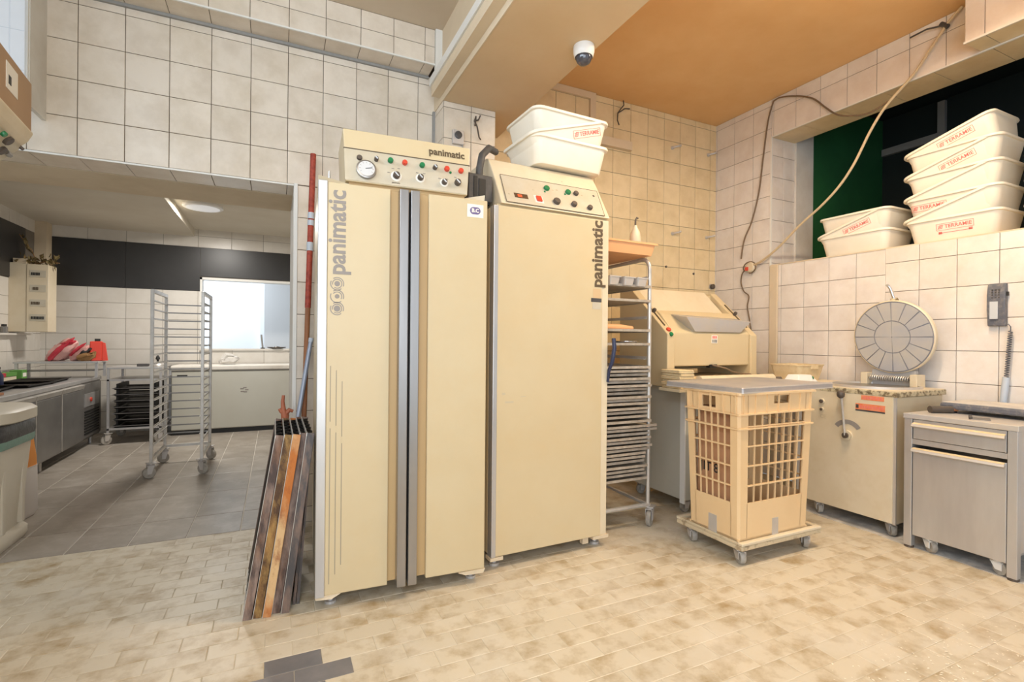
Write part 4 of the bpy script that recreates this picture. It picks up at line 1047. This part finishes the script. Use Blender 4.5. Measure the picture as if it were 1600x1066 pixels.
# =================================================================== WALL THINGS
ph = thing('wall_phone', 'blue-grey corded wall phone above the steel table', 'phone', (XR-.008,1.545,1.34))
MB().prism([(0,0),(-.03,.0),(-.042,.10),(-.042,.20),(-.028,.27),(0,.27)],-.045,.045,'y').build('handset','phone',ph,.006)
MB().box(-.0445,-.040,-.012,.028,.045,.155).build('paper_label','silver',ph)
for i in range(3):
    for j in range(4): MB().box(-.0435,-.038,-.02+i*.016,-.012+i*.016,.175+j*.016,.184+j*.016).build('key','dark',ph)
MB().box(-.025,-.005,-.052,-.044,.19,.215).build('switch_hook','black',ph)
pts = [(-.03,-.05,.0),(-.03,-.068,.01)]
m = MB()
m.tube([(-.02,-.04,.0),(-.022,-.055,.012),(-.022,-.066,-.005),(-.022,-.066,-.03)],.003,6)
m.tube([(-.024+.009*math.cos(2*PI*20*i/240), -.066+.0*i+.009*math.sin(2*PI*20*i/240)+.018*i/240, -.03-.29*i/240) for i in range(241)],.0035,5)
m.build('coiled_cord','phone',ph,smooth=True)
MB().tube([(-.024,-.048,-.32),(-.024,-.03,-.53)],.018,10).build('cord_sleeve','tape',ph,smooth=True)
cc = thing('dome_camera', 'white security dome camera under the ceiling beam', 'camera', (1.575,2.405,ZBM))
MB().lathe([(.058,0),(.060,-.012),(.060,-.035),(.054,-.058),(.046,-.066)][::-1],28).build('housing','white',cc,smooth=True)
MB().lathe([(.001,-.108),(.020,-.105),(.036,-.094),(.044,-.078),(.046,-.064)],28).build('dome','dome',cc,smooth=True)
MB().lathe([(.0445,-.066),(.050,-.066),(.050,-.061),(.0445,-.061)],28,(0,0,0),'z',True).build('dome_ring','dark',cc,smooth=True)
hooks = [(2.883,3.36,'twin dark wires sprouting from the back wall beside the white tubs'),(3.55,3.15,'upper left metal wall peg on the back wall'),(4.034,3.16,'upper wall peg nearest the room corner'),
         (3.56,2.30,'left metal peg level with the hanging bottle'),(4.018,2.305,'right metal peg level with the hanging bottle, near the corner'),(3.482,1.965,'tiny dark screw plug in the back wall above the moulder'),(3.845,1.919,'dark screw plug above the right moulder cheek')]
for i,(x,z,l) in enumerate(hooks):
    g = thing('wall_hook' if 0<i<5 else 'wall_wire' if i==0 else 'wall_plug', l, 'hook' if i else 'wire', (x,YR-.004,z))
    if i == 0:
        MB().tube([(0,0,0),(.01,-.03,.03),(.03,-.05,.06),(.02,-.055,.10)],.006,6).build('wire','knob',g,smooth=True)
        MB().tube([(0,0,0),(-.03,-.04,-.02),(-.05,-.06,-.10),(-.03,-.06,-.14)],.006,6).build('wire','knob',g,smooth=True)
        MB().tube([(0,0,0),(.04,-.05,.03),(.09,-.06,.035)],.006,6).build('wire','knob',g,smooth=True)
    elif i < 5:
        MB().cyl((0,.0,0),(0,-.006,0),.018,12).build('rose','steel_dusty',g)
        MB().tube([(0,0,0),(.02,-.035,.005),(.045,-.055,.01)],.010,8).build('peg','steel_dusty',g,smooth=True)
        MB().lathe([(.004,-.012),(.014,-.006),(.014,.006),(.004,.012)],10,(.048,-.058,.012)).build('peg_tip','steel_dusty',g,smooth=True)
    else:
        MB().cyl((0,.0,0),(0,-.008,0),.011,10).build('plug','knob',g); MB().cyl((0,-.008,0),(0,-.012,0),.005,8).build('screw','steel_dark',g)
g = thing('round_wall_peg', 'round brown knob on the wall at the corner above the moulder', 'knob', (4.09,YR-.004,1.80))
MB().lathe([(.012,0),(.012,-.012),(.026,-.016),(.026,-.034),(.014,-.042)],16,(0,0,0),'y').build('knob','knob',g,smooth=True)
MB().cyl((0,.0,0),(0,-.006,0),.03,14).build('rose','steel_dusty',g)
g = thing('light_switch', 'grey rotary switch box on the tiled pillar above the two-door proofer', 'switch', (1.155,3.376,2.655))
MB().box(-.04,.045,-.022,0,-.05,.05).build('box','steel_dusty',g,.004)
MB().lathe([(.026,-.022),(.026,-.032),(.016,-.036)][::-1],18,(0,0,.012),'y').build('rotary_knob','dark',g,smooth=True)
MB().tube([(.036,-.012,-.05),(.036,-.012,-.20)],.006,6).build('conduit','grey_trim',g)
g = thing('loose_wires', 'bare dark wires poking out of the tiled pillar', 'wire', (1.284,3.376,2.80))
for p in ([(0,0,0),(.0,-.03,.02),(-.008,-.035,-.05)],[(0,0,0),(.02,-.03,.0),(.03,-.04,.03)],[(0,0,0),(.01,-.03,-.05),(.03,-.02,-.12),(.045,-.012,-.13)]): MB().tube(p,.0055,6).build('wire','knob',g,smooth=True)
def cable(name,label,pts,r,m):
    P = [Vector(p) for p in pts]; out = []
    for i in range(len(P)-1):
        p0,p1,p2,p3 = P[max(i-1,0)],P[i],P[i+1],P[min(i+2,len(P)-1)]
        for k in range(6):
            t = k/6; out.append(.5*((2*p1)+(p2-p0)*t+(2*p0-5*p1+4*p2-p3)*t*t+(3*p1-p0-3*p2+p3)*t**3))
    out.append(P[-1])
    o = MB().tube(out,r,8).build(name,m,smooth=True); return tag(o,label,'cable')
cable('cable','dark cable hanging down the right wall from the ceiling corner',[(4.125,3.135,3.45),(4.125,3.192,3.28),(4.125,3.242,2.939),(4.125,3.281,2.649),(4.125,3.355,2.393),(4.125,3.44,2.224),(4.125,3.475,2.042)],.007,'cable')
cable('cable','dark cable arching across the lintel over the wall opening',[(4.12,3.13,3.443),(4.12,3.06,3.447),(4.12,2.906,3.391),(4.12,2.76,3.306),(4.12,2.65,3.183),(4.12,2.554,3.086),(4.12,2.444,3.031),(4.12,2.302,3.0),(4.12,2.127,3.05)],.007,'cable')
cable('cable','long pale cable slung diagonally across the wall opening to the junction box',[(4.11,1.731,3.47),(4.11,1.807,3.407),(4.11,1.905,3.284),(4.11,2.012,3.148),(4.11,2.185,3.002),(4.11,2.295,2.852),(4.11,2.41,2.643),(4.11,2.522,2.498),(4.11,2.662,2.377),(4.11,2.858,2.246),(4.11,3.07,2.081),(4.11,3.234,1.988),(4.11,3.317,1.963)],.010,'cable_pale')
cable('cable','thin dark cable dropping from the junction box to the moulder',[(4.13,3.36,1.946),(4.125,3.448,1.913),(4.13,3.477,1.822),(4.13,3.446,1.726),(4.13,3.387,1.671),(4.13,3.401,1.567),(4.13,3.37,1.411),(4.13,3.339,1.165),(4.13,3.33,.95)],.006,'cable')
jb = thing('junction_box', 'round cream junction box with a red switch on the right wall', 'junction box', (XR-.004,3.36,1.945))
MB().lathe([(.050,0),(.050,-.035),(.040,-.045)][::-1],20,(0,0,0),'x').build('box','cream_pale',jb,smooth=True)
MB().box(-.055,-.04,.012,.045,-.03,.005).build('rocker','red',jb,.002)
MB().tube([(-.03,.07*math.cos(a)+.01,.055*math.sin(a)) for a in [2*PI*k/20-.6 for k in range(18)]],.006,6).build('cable_loop','cable',jb,smooth=True)
# cable clips where the dark cable meets the ceiling
g = thing('cable_tie', 'dark tape knot holding the cables at the ceiling edge', 'tie', (4.11,1.83,3.40))
MB().tube([(0,-.02,-.02),(0,0,0),(0,.02,.02)],.016,8).build('knot','dark',g,smooth=True)
MB().tube([(0,0,0),(-.01,.10,.025),(-.01,.20,.02)],.006,6).build('tail','dark',g,smooth=True)
# =================================================================== MACHINE AT THE LEFT EDGE
lm = thing('deck_oven', 'tall cream machine at the left edge with a down-tilted control panel', 'oven', (-.962,.888,0), .085)
MB().box(-.75,.0,.0,1.60,.06,1.998).build('body','cream',lm,.006)
cp = MB().prism([(.0,1.998),(.258,1.998),(.262,1.988),(.246,1.955),(.0,1.70)],.0,1.60,'y').build('control_hood','cream_pale',lm,.006)
NH = Vector((.722,0,-.69)).normalized()
def hp(t, y): return Vector((.236-.225*t, y, 1.936-.235*t))
m = MB(); q = [hp(.02,.02),hp(.02,1.585),hp(.98,1.585),hp(.98,.02)]
m.add([p+NH*.0005 for p in q]+[p+NH*.003 for p in q],[(0,3,2,1),(4,5,6,7),(0,1,5,4),(1,2,6,5),(2,3,7,6),(3,0,4,7)]); m.build('control_panel','fascia',cp)
for (t,y,r,mt) in ((.07,1.475,.018,'knob'),(.19,1.51,.018,'knob'),(.05,1.415,.010,'greenp'),(.45,1.30,.022,'knob'),(.2,1.15,.022,'knob'),(.15,1.0,.015,'red'),(.03,1.575,.006,'knob'),(.32,1.545,.012,'knob')):
    knob(cp, hp(t,y)+NH*.002, NH, r, .012, mt, 'knob')
p = hp(.17,1.565)+NH*.003
MB().tube([p-Vector((0,.02,0)),p+Vector((0,.02,0))],.010,6).build('rocker_switch','steel_dark',cp)
for x in (-.70,-.06):
    for y in (.06,1.54): MB().cyl((x,y,0),(x,y,.065),.03,12).build('foot','steel_dark',lm)
dd = MB().box(.0,.02,.10,1.50,.20,1.60).build('door','steel',lm,.006)
MB().tube([(.02,.2,1.5),(.05,.2,1.5),(.05,1.4,1.5),(.02,1.4,1.5)],.01,8).build('handle','alu',dd,smooth=True)
cb3 = thing('cardboard_carton', 'plain tan cardboard carton on top of the left machine', 'box', (-.998,1.300,1.999), .085)
MB().box(.0,.254,.0,1.195,.0,.183).build('carton','cardboard2',cb3,.003)
MB().box(.2535,.2555,.93,1.04,.06,.150).build('carton_label','paper',cb3)
MB().box(.2540,.2562,.95,.975,.08,.11).build('carton_print','ink_black',cb3)

# =================================================================== KITCHEN
fr_ = thing('fridge_counter', 'long stainless refrigerated counter along the kitchen left wall', 'fridge', (-1.86,7.40,0))
FT = .765
MB().box(-.68,.0,-2.95,.0,.10,FT-.04).build('body','steel_dark',fr_,.004)
MB().box(-.70,.012,-2.97,.02,FT-.04,FT).build('worktop','steel',fr_,.006)
seams = [.0,-.62,-1.24,-1.82,-2.40,-2.94]
for i in range(5):
    a, b = seams[i+1]+.008, seams[i]-.008
    if i == 0:
        e = MB().box(.0,.012,a,b,.12,FT-.055).build('control_bay','steel_dark',fr_,.003)
        MB().box(.012,.018,a+.04,b-.10,.46,.60).build('thermostat_plate','steel',e)
        knob(e,(.018,a+.22,.53),X,.025,.012,'red','thermostat_knob')
        for k in range(9): MB().box(.012,.018,a+.04,b-.08,.16+k*.03,.175+k*.03).build('vent_slat','black',e)
    else:
        e = MB().box(.0,.022,a,b,.12,FT-.105).build('door','steel_dark',fr_,.004)
        MB().prism([(.022,FT-.10),(.034,FT-.058),(.0,FT-.050),(.0,FT-.10)],a,b,'y').build('handle','alu',e)
        MB().box(.018,.026,a-.010,a+.004,.12,FT-.10).build('edge_profile','alu',e)
for y in (-.10,-1.5,-2.85):
    for x in (-.60,-.06): MB().cyl((x,y,0),(x,y,.105),.02,10).build('foot','alu',fr_)
for i,(x,y,rz,l) in enumerate(((-2.15,6.55,.05,'black baking sheet lying on the fridge counter toward the far end'),(-2.13,6.05,-.06,'black baking sheet lying across the fridge counter at its near end'),(-2.22,5.55,.10,'black baking sheet at the left picture edge of the counter'))):
    g = thing('black_sheet', l, 'baking tray', (x,y,FT+.001), rz, 'black baking sheets on the fridge counter')
    m = MB(); loft(m,[rrect(.36,.48,.015,0,3),rrect(.40,.54,.02,.022+.004*i,3),rrect(.392,.532,.018,.022+.004*i,3),rrect(.355,.475,.013,.003,3)]).build('sheet','wave',g)
    MB().box(.198,.205,-.27,.27,.020,.026).build('rim','black',g)
g = thing('wooden_board', 'small orange brown wooden board on the near end of the counter', 'board', (-2.0,5.02,FT+.001), .1)
MB().box(-.12,.12,-.16,.16,0,.018).build('board','wood',g,.003); MB().box(-.10,.10,-.14,.14,.0182,.034).build('upper_board','cardboard',g,.003)
g = thing('carton_pack', 'long pack with green and dark print at the back of the counter', 'box', (-2.46,6.70,FT+.001), -.05)
MB().box(-.05,.05,-.26,.14,0,.07).build('pack','cream_pale',g,.003); MB().box(-.051,.051,-.262,.142,.045,.085).build('sleeve','ink_black',g); MB().box(-.052,.052,-.06,.142,.05,.087).build('green_sleeve','gbox',g); MB().box(-.052,.052,-.12,-.06,.05,.087).build('red_sleeve','crimson',g)
g = thing('green_box', 'small bright green box beside the long pack on the counter', 'box', (-2.44,6.98,FT+.001))
MB().box(-.05,.05,-.06,.06,0,.10).build('box','gbox',g,.003); MB().box(.048,.052,-.04,.04,.03,.07).build('box_label','paper',g)
g = thing('blue_bottle', 'dark blue bottle at the left picture edge on the counter', 'bottle', (-2.30,6.18,FT+.001))
MB().lathe([(.035,0),(.037,.01),(.037,.09),(.015,.13),(.013,.15)],14).build('bottle_body','blue_handle',g,smooth=True); MB().cyl((0,0,.15),(0,0,.17),.016,10).build('cap','black',g)
# raised shelf on the counter, with bags
sh = thing('counter_shelf', 'low stainless shelf frame standing on the far end of the counter', 'shelf', (-2.50,7.02,FT))
MB().box(.0,.72,.0,.34,.165,.185).build('shelf_top','steel',sh,.003)
MB().box(.03,.69,.03,.31,.075,.085).build('lower_shelf','steel_dark',sh)
for x in (.01,.685):
    for y in (.01,.305): MB().box(x,x+.025,y,y+.025,.0012,.165).build('leg','steel',sh)
def bag(name,label,cat,loc,pts,m,parts=()):
    g = thing(name,label,cat,loc)
    def crump(mb):
        mb.v = [(v[0]+random.uniform(-.012,.012), v[1]+random.uniform(-.012,.012), max(v[2]+random.uniform(-.012,.012),.001)) for v in mb.v]; return mb
    me = crump(MB().tube([p[:3] for p in pts],[p[3] for p in pts],14)).build('bag',m,g,smooth=True)
    for q,mm,nm in parts: crump(MB().tube([p[:3] for p in q],[p[3] for p in q],12)).build(nm,mm,g,smooth=True)
    return g
zs = FT+.186
def lump(parent, name, m, c, r, seed, tilt=0.):
    rnd = random.Random(seed); ph_ = [rnd.uniform(0,6) for _ in range(6)]; mb = MB(); nu, nv = 20, 12; vs = []
    for i in range(nv+1):
        th_ = PI*i/nv
        for k in range(nu):
            a = 2*PI*k/nu; w_ = 1+.10*math.sin(3*a+ph_[0]+2*th_)+.08*math.sin(5*th_+ph_[1]+a)+.06*math.sin(7*a+ph_[2])+rnd.uniform(-.03,.03)
            x, y, z = r[0]*w_*math.sin(th_)*math.cos(a), r[1]*w_*math.sin(th_)*math.sin(a), r[2]*w_*math.cos(th_)
            x, z = x*math.cos(tilt)-z*math.sin(tilt), x*math.sin(tilt)+z*math.cos(tilt)
            vs.append((c[0]+x, c[1]+y, max(c[2]+z,.0015)))
    fs = [(i*nu+k,i*nu+(k+1)%nu,(i+1)*nu+(k+1)%nu,(i+1)*nu+k) for i in range(nv) for k in range(nu)]
    return mb.add(vs,fs).build(name,m,parent,smooth=True)
g = thing('flour_bag','slumped pink and crimson striped plastic bag on the counter shelf','bag',(-2.12,7.2,zs))
lump(g,'bag_body','pink',(-.02,0,.11),(.17,.09,.085),1,.75)
lump(g,'red_stripe','crimson',(-.03,-.045,.125),(.165,.055,.032),2,.85)
lump(g,'red_stripe','crimson',(.045,-.03,.20),(.07,.06,.025),3,.2)
g = thing('flour_bag','second slumped bag with dark and red print beside the striped one','bag',(-1.97,7.17,zs))
lump(g,'bag_body','pink',(.0,0,.085),(.12,.07,.055),4,.8)
lump(g,'dark_print','black',(.03,-.035,.085),(.085,.045,.032),5,.8)
lump(g,'red_stripe','crimson',(-.03,-.03,.125),(.10,.045,.018),6,.8)
g = thing('red_canister', 'bright red plastic carton on the counter shelf', 'carton', (-1.84,7.2,zs), .2)
MB().box(-.06,.05,-.05,.05,0,.22).build('carton','redbox',g,.008); MB().box(-.02,.03,-.02,.02,.22,.25).build('spout','black',g); MB().hexa([(.05,-.05,.0),(.10,-.05,.0),(.10,.05,0),(.05,.05,0)],[(.05,-.05,.21),(.075,-.05,.20),(.075,.05,.20),(.05,.05,.21)]).build('side_flap','redbox',g)
bag('paper_bag','crumpled brown paper bag in front of the red carton','bag',(-1.92,7.09,zs),[(-.06,0,.03,.02),(-.03,0,.04,.035),(.03,0,.05,.045),(.07,0,.07,.03),(.09,0,.10,.01)],'brownp')
# tray cart with dark trays
kc2 = thing('kitchen_cart', 'wheeled stainless cart with dark shelves in the kitchen corner', 'cart', (-1.72,7.08,0))
MB().box(.0,.52,.0,.62,.855,.875).build('cart_top','steel',kc2,.003)
for x in (.0,.495):
    for y in (.0,.595): MB().box(x,x+.025,y,y+.025,.13,.855).build('leg','steel',kc2,.002)
for z in (.16,.72): MB().box(.0,.52,.0,.62,z,z+.018).build('cart_shelf','steel',kc2)
for x in (.012,.508):
    for y in (.012,.608): caster(kc2, x, y, .13, .052, .5)
for i in range(7):
    g = thing('dark_tray', 'dark baking tray, '+['lowest','second','third','fourth','fifth','sixth','topmost'][i]+' in the kitchen cart pile', 'tray', (-1.46,7.40,.18+i*.072), 0, 'dark trays in the kitchen cart')
    m = MB(); loft(m,[rrect(.40,.50,.012,0,3),rrect(.44,.55,.015,.02,3),rrect(.434,.544,.014,.02,3),rrect(.395,.495,.010,.002,3)]).build('tray','wave',g)
    MB().box(-.22,.22,-.280,-.272,.016,.022).build('front_lip','steel_dark',g)
    MB().box(-.19,-.17,-.24,.24,.021,.070).build('spacer','black',g); MB().box(.17,.19,-.24,.24,.021,.070).build('spacer','black',g)
g = thing('hand_mixer', 'small metal gadget with a black knob on the kitchen cart', 'appliance', (-1.28,7.3,.876))
MB().lathe([(.07,0),(.075,.01),(.06,.04),(.03,.055)],16).build('base','alu',g,smooth=True); MB().lathe([(.012,.055),(.012,.075),(.024,.085),(.018,.11),(.008,.13)],12).build('knob','black',g,smooth=True)
MB().box(-.20,-.09,-.04,.04,.0,.03).build('arm','dark',g,.004)
# empty tray rack
er = thing('empty_rack', 'empty stainless tray rack on casters in the middle of the kitchen', 'rack', (-.975,5.24,0))
EW, ED, EH = .40, .635, 1.64
for x in (0,EW-.025):
    for y in (0,ED-.025): MB().box(x,x+.025,y,y+.025,.135,EH).build('post','alu',er,.002)
    MB().box(x,x+.025,.025,ED-.025,EH-.03,EH).build('top_bar','alu',er)
    MB().box(x,x+.025,.025,ED-.025,.15,.175).build('bottom_bar','alu',er)
MB().box(.025,EW-.025,ED-.025,ED,.15,.175).build('bottom_bar','alu',er)
for k in range(17):
    z = 1.535-k*.0785
    MB().box(.018,.036,.02,ED-.02,z,z+.003).box(.018,.021,.02,ED-.02,z,z+.014).build('slide','alu',er)
    MB().box(EW-.036,EW-.018,.02,ED-.02,z,z+.003).box(EW-.021,EW-.018,.02,ED-.02,z,z+.014).build('slide','alu',er)
    MB().box(.02,EW-.02,ED-.024,ED-.018,z,z+.012).build('rear_stop','steel_dark',er)
for x in (.012,EW-.012):
    for y in (.012,ED-.012): caster(er, x, y, .135, .05, .4 if x<.2 else 2.6)
# chest freezer
fz = thing('chest_freezer', 'long pale chest freezer below the kitchen pass-through', 'freezer', (-1.16,7.41,0))
MB().box(.0,1.9,.0,.55,.06,.80).build('cabinet','freezer',fz,.012)
MB().box(-.01,1.91,-.015,.555,.81,.868).build('freezer_lid','plaster_white',fz,.012)
MB().box(.02,1.88,.02,.54,.0,.06).build('plinth','black',fz)
MB().box(.0,1.9,.005,.55,.80,.81).build('lid_gasket','grey_trim',fz)
MB().box(.06,.17,-.003,.002,.735,.755).build('maker_plate','black',fz)
m = MB()
for k in range(5):
    a = k*1.3; m.box(.78+.03*math.cos(a),.82+.03*math.cos(a),-.0015,.002,.54+.03*math.sin(a),.555+.03*math.sin(a))
tag(m.build('sticker_residue','ink_grey',fz),kind='stuff')
g = bag('plastic_bag','crumpled clear plastic bag on the freezer lid','bag',(-.56,7.66,.869),[(-.10,0,.03,.02),(-.07,0,.06,.055),(.0,0,.07,.065),(.07,.01,.06,.05),(.12,0,.08,.02)],'plasticbag',[([(-.06,-.03,.07,.03),(-.02,-.02,.12,.04),(.05,0,.11,.03)],'plasticbag','bag_fold')])
g = thing('knife_sharpener', 'thin grey rod standing on the pass-through sill', 'rod', (-.16,8.06,1.076))
MB().tube([(0,0,0),(-.02,.0,.20)],.012,8).build('rod','grey_trim',g,smooth=True); MB().cyl((0,0,0),(0,0,.012),.03,12).build('rod_foot','black',g)
g = thing('flat_dish', 'flat dark dish lying on the pass-through sill', 'dish', (.02,8.05,1.076))
MB().lathe([(.06,0),(.12,.012),(.13,.022),(.11,.018),(.04,.005)],18).build('dish','knob',g,smooth=True); MB().lathe([(.01,.006),(.05,.008),(.04,.03),(.01,.035)],12).build('contents','steel_dark',g,smooth=True)
# electrical cabinet with a dried plant on top
eb = thing('fuse_box', 'cream electrical fuse box on the kitchen left wall', 'fuse box', (-2.598,7.18,1.27))
MB().box(.0,.15,.0,.22,.0,.75).build('cabinet','cream_pale',eb,.006)
MB().box(.15,.335,-.005,.225,.0,.74).build('cover','cream_pale',eb,.006)
for i,z in enumerate((.12,.28,.44,.60)):
    MB().box(.18,.315,-.008,.0,z,z+.075).build('breaker_window','fascia',eb)
    for k in range(6 if i else 9):
        if i == 2 and k in (0,5): continue
        MB().box(.192+k*.0125,.200+k*.0125,-.012,-.006,z+.02,z+.05).build('breaker','black' if i in (0,3) else 'ink_brown',eb)
MB().box(.03,.14,.02,.20,.745,.80).build('cable_entry','plaster',eb)
pt = thing('dried_plant', 'dried trailing plant lying on top of the fuse box', 'plant', (-2.40,7.27,2.012))
random.seed(3)
m = MB()
for k in range(5):
    a = random.uniform(-.5,3.6); l = random.uniform(.12,.26)
    m.tube([(0,0,.01),(l*.5*math.cos(a),.05*math.sin(a),.05),(l*math.cos(a),.08*math.sin(a),.03)],.004,5)
m.tube([(0,.05,.0),(-.06,.06,.18),(-.12,.06,.26),(-.16,.05,.34)],.004,5)
m.build('stems','brownp',pt)
lf = MB().add([(0,0,0),(.018,.012,.006),(.04,0,.0),(.018,-.012,.006)],[(0,1,2),(0,2,3)]).mesh('leaf'); lf.materials.append(M['leaf'])
for k in range(70):
    o = bpy.data.objects.new('leaf',lf); COL.objects.link(o); o.parent = pt
    if k < 12: q = (-.03-.13*k/12, .05, .10+.24*k/12)
    else: q = (random.uniform(-.16,.20), random.uniform(-.09,.08), random.uniform(.0,.09))
    o.location = q; o.scale = (1.7,1.7,1.7); o.rotation_euler = (random.uniform(0,6),random.uniform(0,6),random.uniform(0,6))
g = thing('spice_jar', 'small pale jar on the kitchen wall ledge', 'jar', (-2.555,6.72,1.256)); MB().lathe([(.03,0),(.032,.008),(.032,.07),(.02,.08)],12).build('jar','cream_pale',g,smooth=True); MB().cyl((0,0,.08),(0,0,.10),.018,10).build('lid','dark',g)
g = thing('spice_jar', 'small dark jar on the wall ledge nearer the fuse box', 'jar', (-2.555,6.98,1.256)); MB().lathe([(.028,0),(.03,.008),(.03,.06),(.02,.07)],12).build('jar','steel_dark',g,smooth=True); MB().cyl((0,0,.07),(0,0,.09),.022,10).build('lid','black',g)
# round ceiling lamp
cl = thing('ceiling_lamp', 'round white flush lamp on the raised kitchen ceiling', 'lamp', (-.74,6.55,2.70))
MB().lathe([(.20,0),(.20,-.02),(.185,-.03)][::-1],28).build('rim','white',cl,smooth=True)
M['lampdiff'] = emit('kitchen_lamp_diffuser', (.95,.97,1,1), .3)
MB().lathe([(.001,-.036),(.12,-.035),(.183,-.028)],28).build('diffuser','lampdiff',cl,smooth=True)
kl_l = bpy.data.lights.new('kitchen_lamp_light','AREA'); kl_l.shape = 'DISK'; kl_l.size = .36; kl_l.energy = KLAMP; kl_l.color = (1,.95,.88)
kl_o = bpy.data.objects.new('kitchen_lamp_light', kl_l); COL.objects.link(kl_o); kl_o.parent = cl; kl_o.location = (0,0,-.045)
# waste bin and flour sack by the doorway
wb = thing('waste_bin', 'large ivory plastic waste bin with liner and lid at the left edge', 'bin', (-1.63,3.88,0))
m = MB(); loft(m,[rrect(.44,.44,.08,.02),rrect(.46,.46,.085,.03),rrect(.54,.54,.10,.56),rrect(.55,.55,.10,.70),rrect(.535,.535,.095,.70),rrect(.44,.44,.075,.04)]).build('bin_body','binp',wb,smooth=True)
m = MB(); loft(m,[rrect(.50,.50,.09,.0),rrect(.52,.52,.09,.02),rrect(.52,.52,.09,.06),rrect(.47,.47,.085,.09)]).build('bin_base','binp',wb,smooth=True)
for y in (-.12,.12): MB().box(.235,.262,y-.02,y+.02,.10,.55).build('side_rib','binp',wb,.006)
m = MB(); loft(m,[rrect(.562,.562,.10,.585),rrect(.575,.575,.105,.61),rrect(.57,.57,.10,.635)],False,False).build('teal_liner','teal',wb,smooth=True)
m = MB(); loft(m,[rrect(.556,.556,.10,.60),rrect(.580,.580,.105,.65),rrect(.575,.575,.105,.705),rrect(.55,.55,.10,.725)],False,False).build('dark_liner','liner',wb,smooth=True)
m = MB(); loft(m,[rrect(.62,.62,.22,.728,8),rrect(.64,.64,.23,.735,8),rrect(.64,.64,.23,.79,8),rrect(.60,.60,.22,.808,8),rrect(.3,.3,.12,.82,8)]).build('bin_lid','binp',wb,smooth=True)
fs_ = thing('flour_sack', 'orange and white paper flour sack standing behind the waste bin', 'sack', (-1.60,4.40,0), -.12)
m = MB(); loft(m,[rrect(.20,.30,.04,.0),rrect(.23,.34,.05,.03),rrect(.22,.34,.05,.34),rrect(.225,.335,.05,.3401)]).build('lower_sack','sack_w',fs_,smooth=True)
m = MB(); loft(m,[rrect(.222,.336,.05,.25),rrect(.215,.33,.05,.40),rrect(.17,.32,.04,.55),rrect(.10,.30,.03,.62)],True,True).build('orange_print','sack_o',fs_,smooth=True)
m = MB(); loft(m,[rrect(.10,.30,.03,.615),rrect(.05,.30,.02,.66),rrect(.04,.26,.015,.72)],True,True).build('folded_top','sack_w',fs_,smooth=True)
for k in range(3): MB().box(.02+k*.026,.04+k*.026,-.1735,-.168,.07,.11).build('red_print','crimson',fs_)
text('AE', .05, (.03,-.174,.30), X, Z, 'paper', fs_, 'sack_print', bold=.002)

# =================================================================== CEILING BATTENS (behind the camera)
def batten(label, x, y, z, power, col, rz=0):
    g = thing('ceiling_batten', label, 'lamp', (x,y,z), rz, 'strip lights on the ceiling')
    MB().box(-.62,.62,-.02,.02,-.245,-.20).build('housing','white',g,.004)
    for x_ in (-.5,.5): MB().cyl((x_,0,-.2),(x_,0,0),.004,6).build('suspension_wire','alu',g)
    M['tube_glow'] = M.get('tube_glow') or emit('fluorescent_tube', (1,.86,.66,1), 4)
    MB().cyl((-.58,0,-.262),(.58,0,-.262),.014,10).build('tube','tube_glow',g)
    l = bpy.data.lights.new('batten_light','AREA'); l.shape = 'RECTANGLE'; l.size = 1.2; l.size_y = .1; l.energy = power; l.color = col
    o = bpy.data.objects.new('batten_light', l); COL.objects.link(o); o.parent = g; o.location = (0,0,-.285)
    l2 = bpy.data.lights.new('batten_fill_uplight','AREA'); l2.shape = 'RECTANGLE'; l2.size = 1.2; l2.size_y = .1; l2.energy = power*.35; l2.color = col
    o2 = bpy.data.objects.new('batten_fill_uplight', l2); COL.objects.link(o2); o2.parent = g; o2.location = (0,0,-.19); o2.rotation_euler = (PI,0,0)  # uplight added to brighten the ceiling
batten('warm strip light on the tan ceiling above the camera', 2.7, 1.45, ZR, BAT1, (1,.83,.60), .0)
batten('warm strip light on the beige ceiling left of the beam', -.1, .35, ZL, BAT2, (1,.88,.72), PI/2)

# =================================================================== FLOUR AND BARE CONCRETE ON THE FLOOR
random.seed(11)
edge = [(3.47,1.0),(3.46,1.25),(3.485,1.5),(3.47,1.75),(3.50,1.95),(3.49,2.2),(3.52,2.45),(3.60,2.62),(4.14,2.62),(4.14,1.0)]
MB().prism(edge,-.003,.0012,'z').build('bare_concrete','concrete',fl)
m = MB()
for k in range(300):
    u, v = random.gauss(0,1), random.gauss(0,1)
    x, y, s_ = 2.28+.26*u+.10*v, .98+.10*v-.04*u, random.uniform(.002,.008)
    if y < .8: continue
    a = random.uniform(0,PI); c_, d_ = math.cos(a)*s_, math.sin(a)*s_
    m.add([(x-c_,y-d_,.0008),(x+d_*.5,y-c_*.5,.0012),(x+c_,y+d_,.0008),(x-d_*.5,y+c_*.5,.0015)],[(0,1,2,3)])
tag(m.build('flour_flakes','tub'),'scattered white flour flakes on the floor at the lower right','flour',kind='stuff')
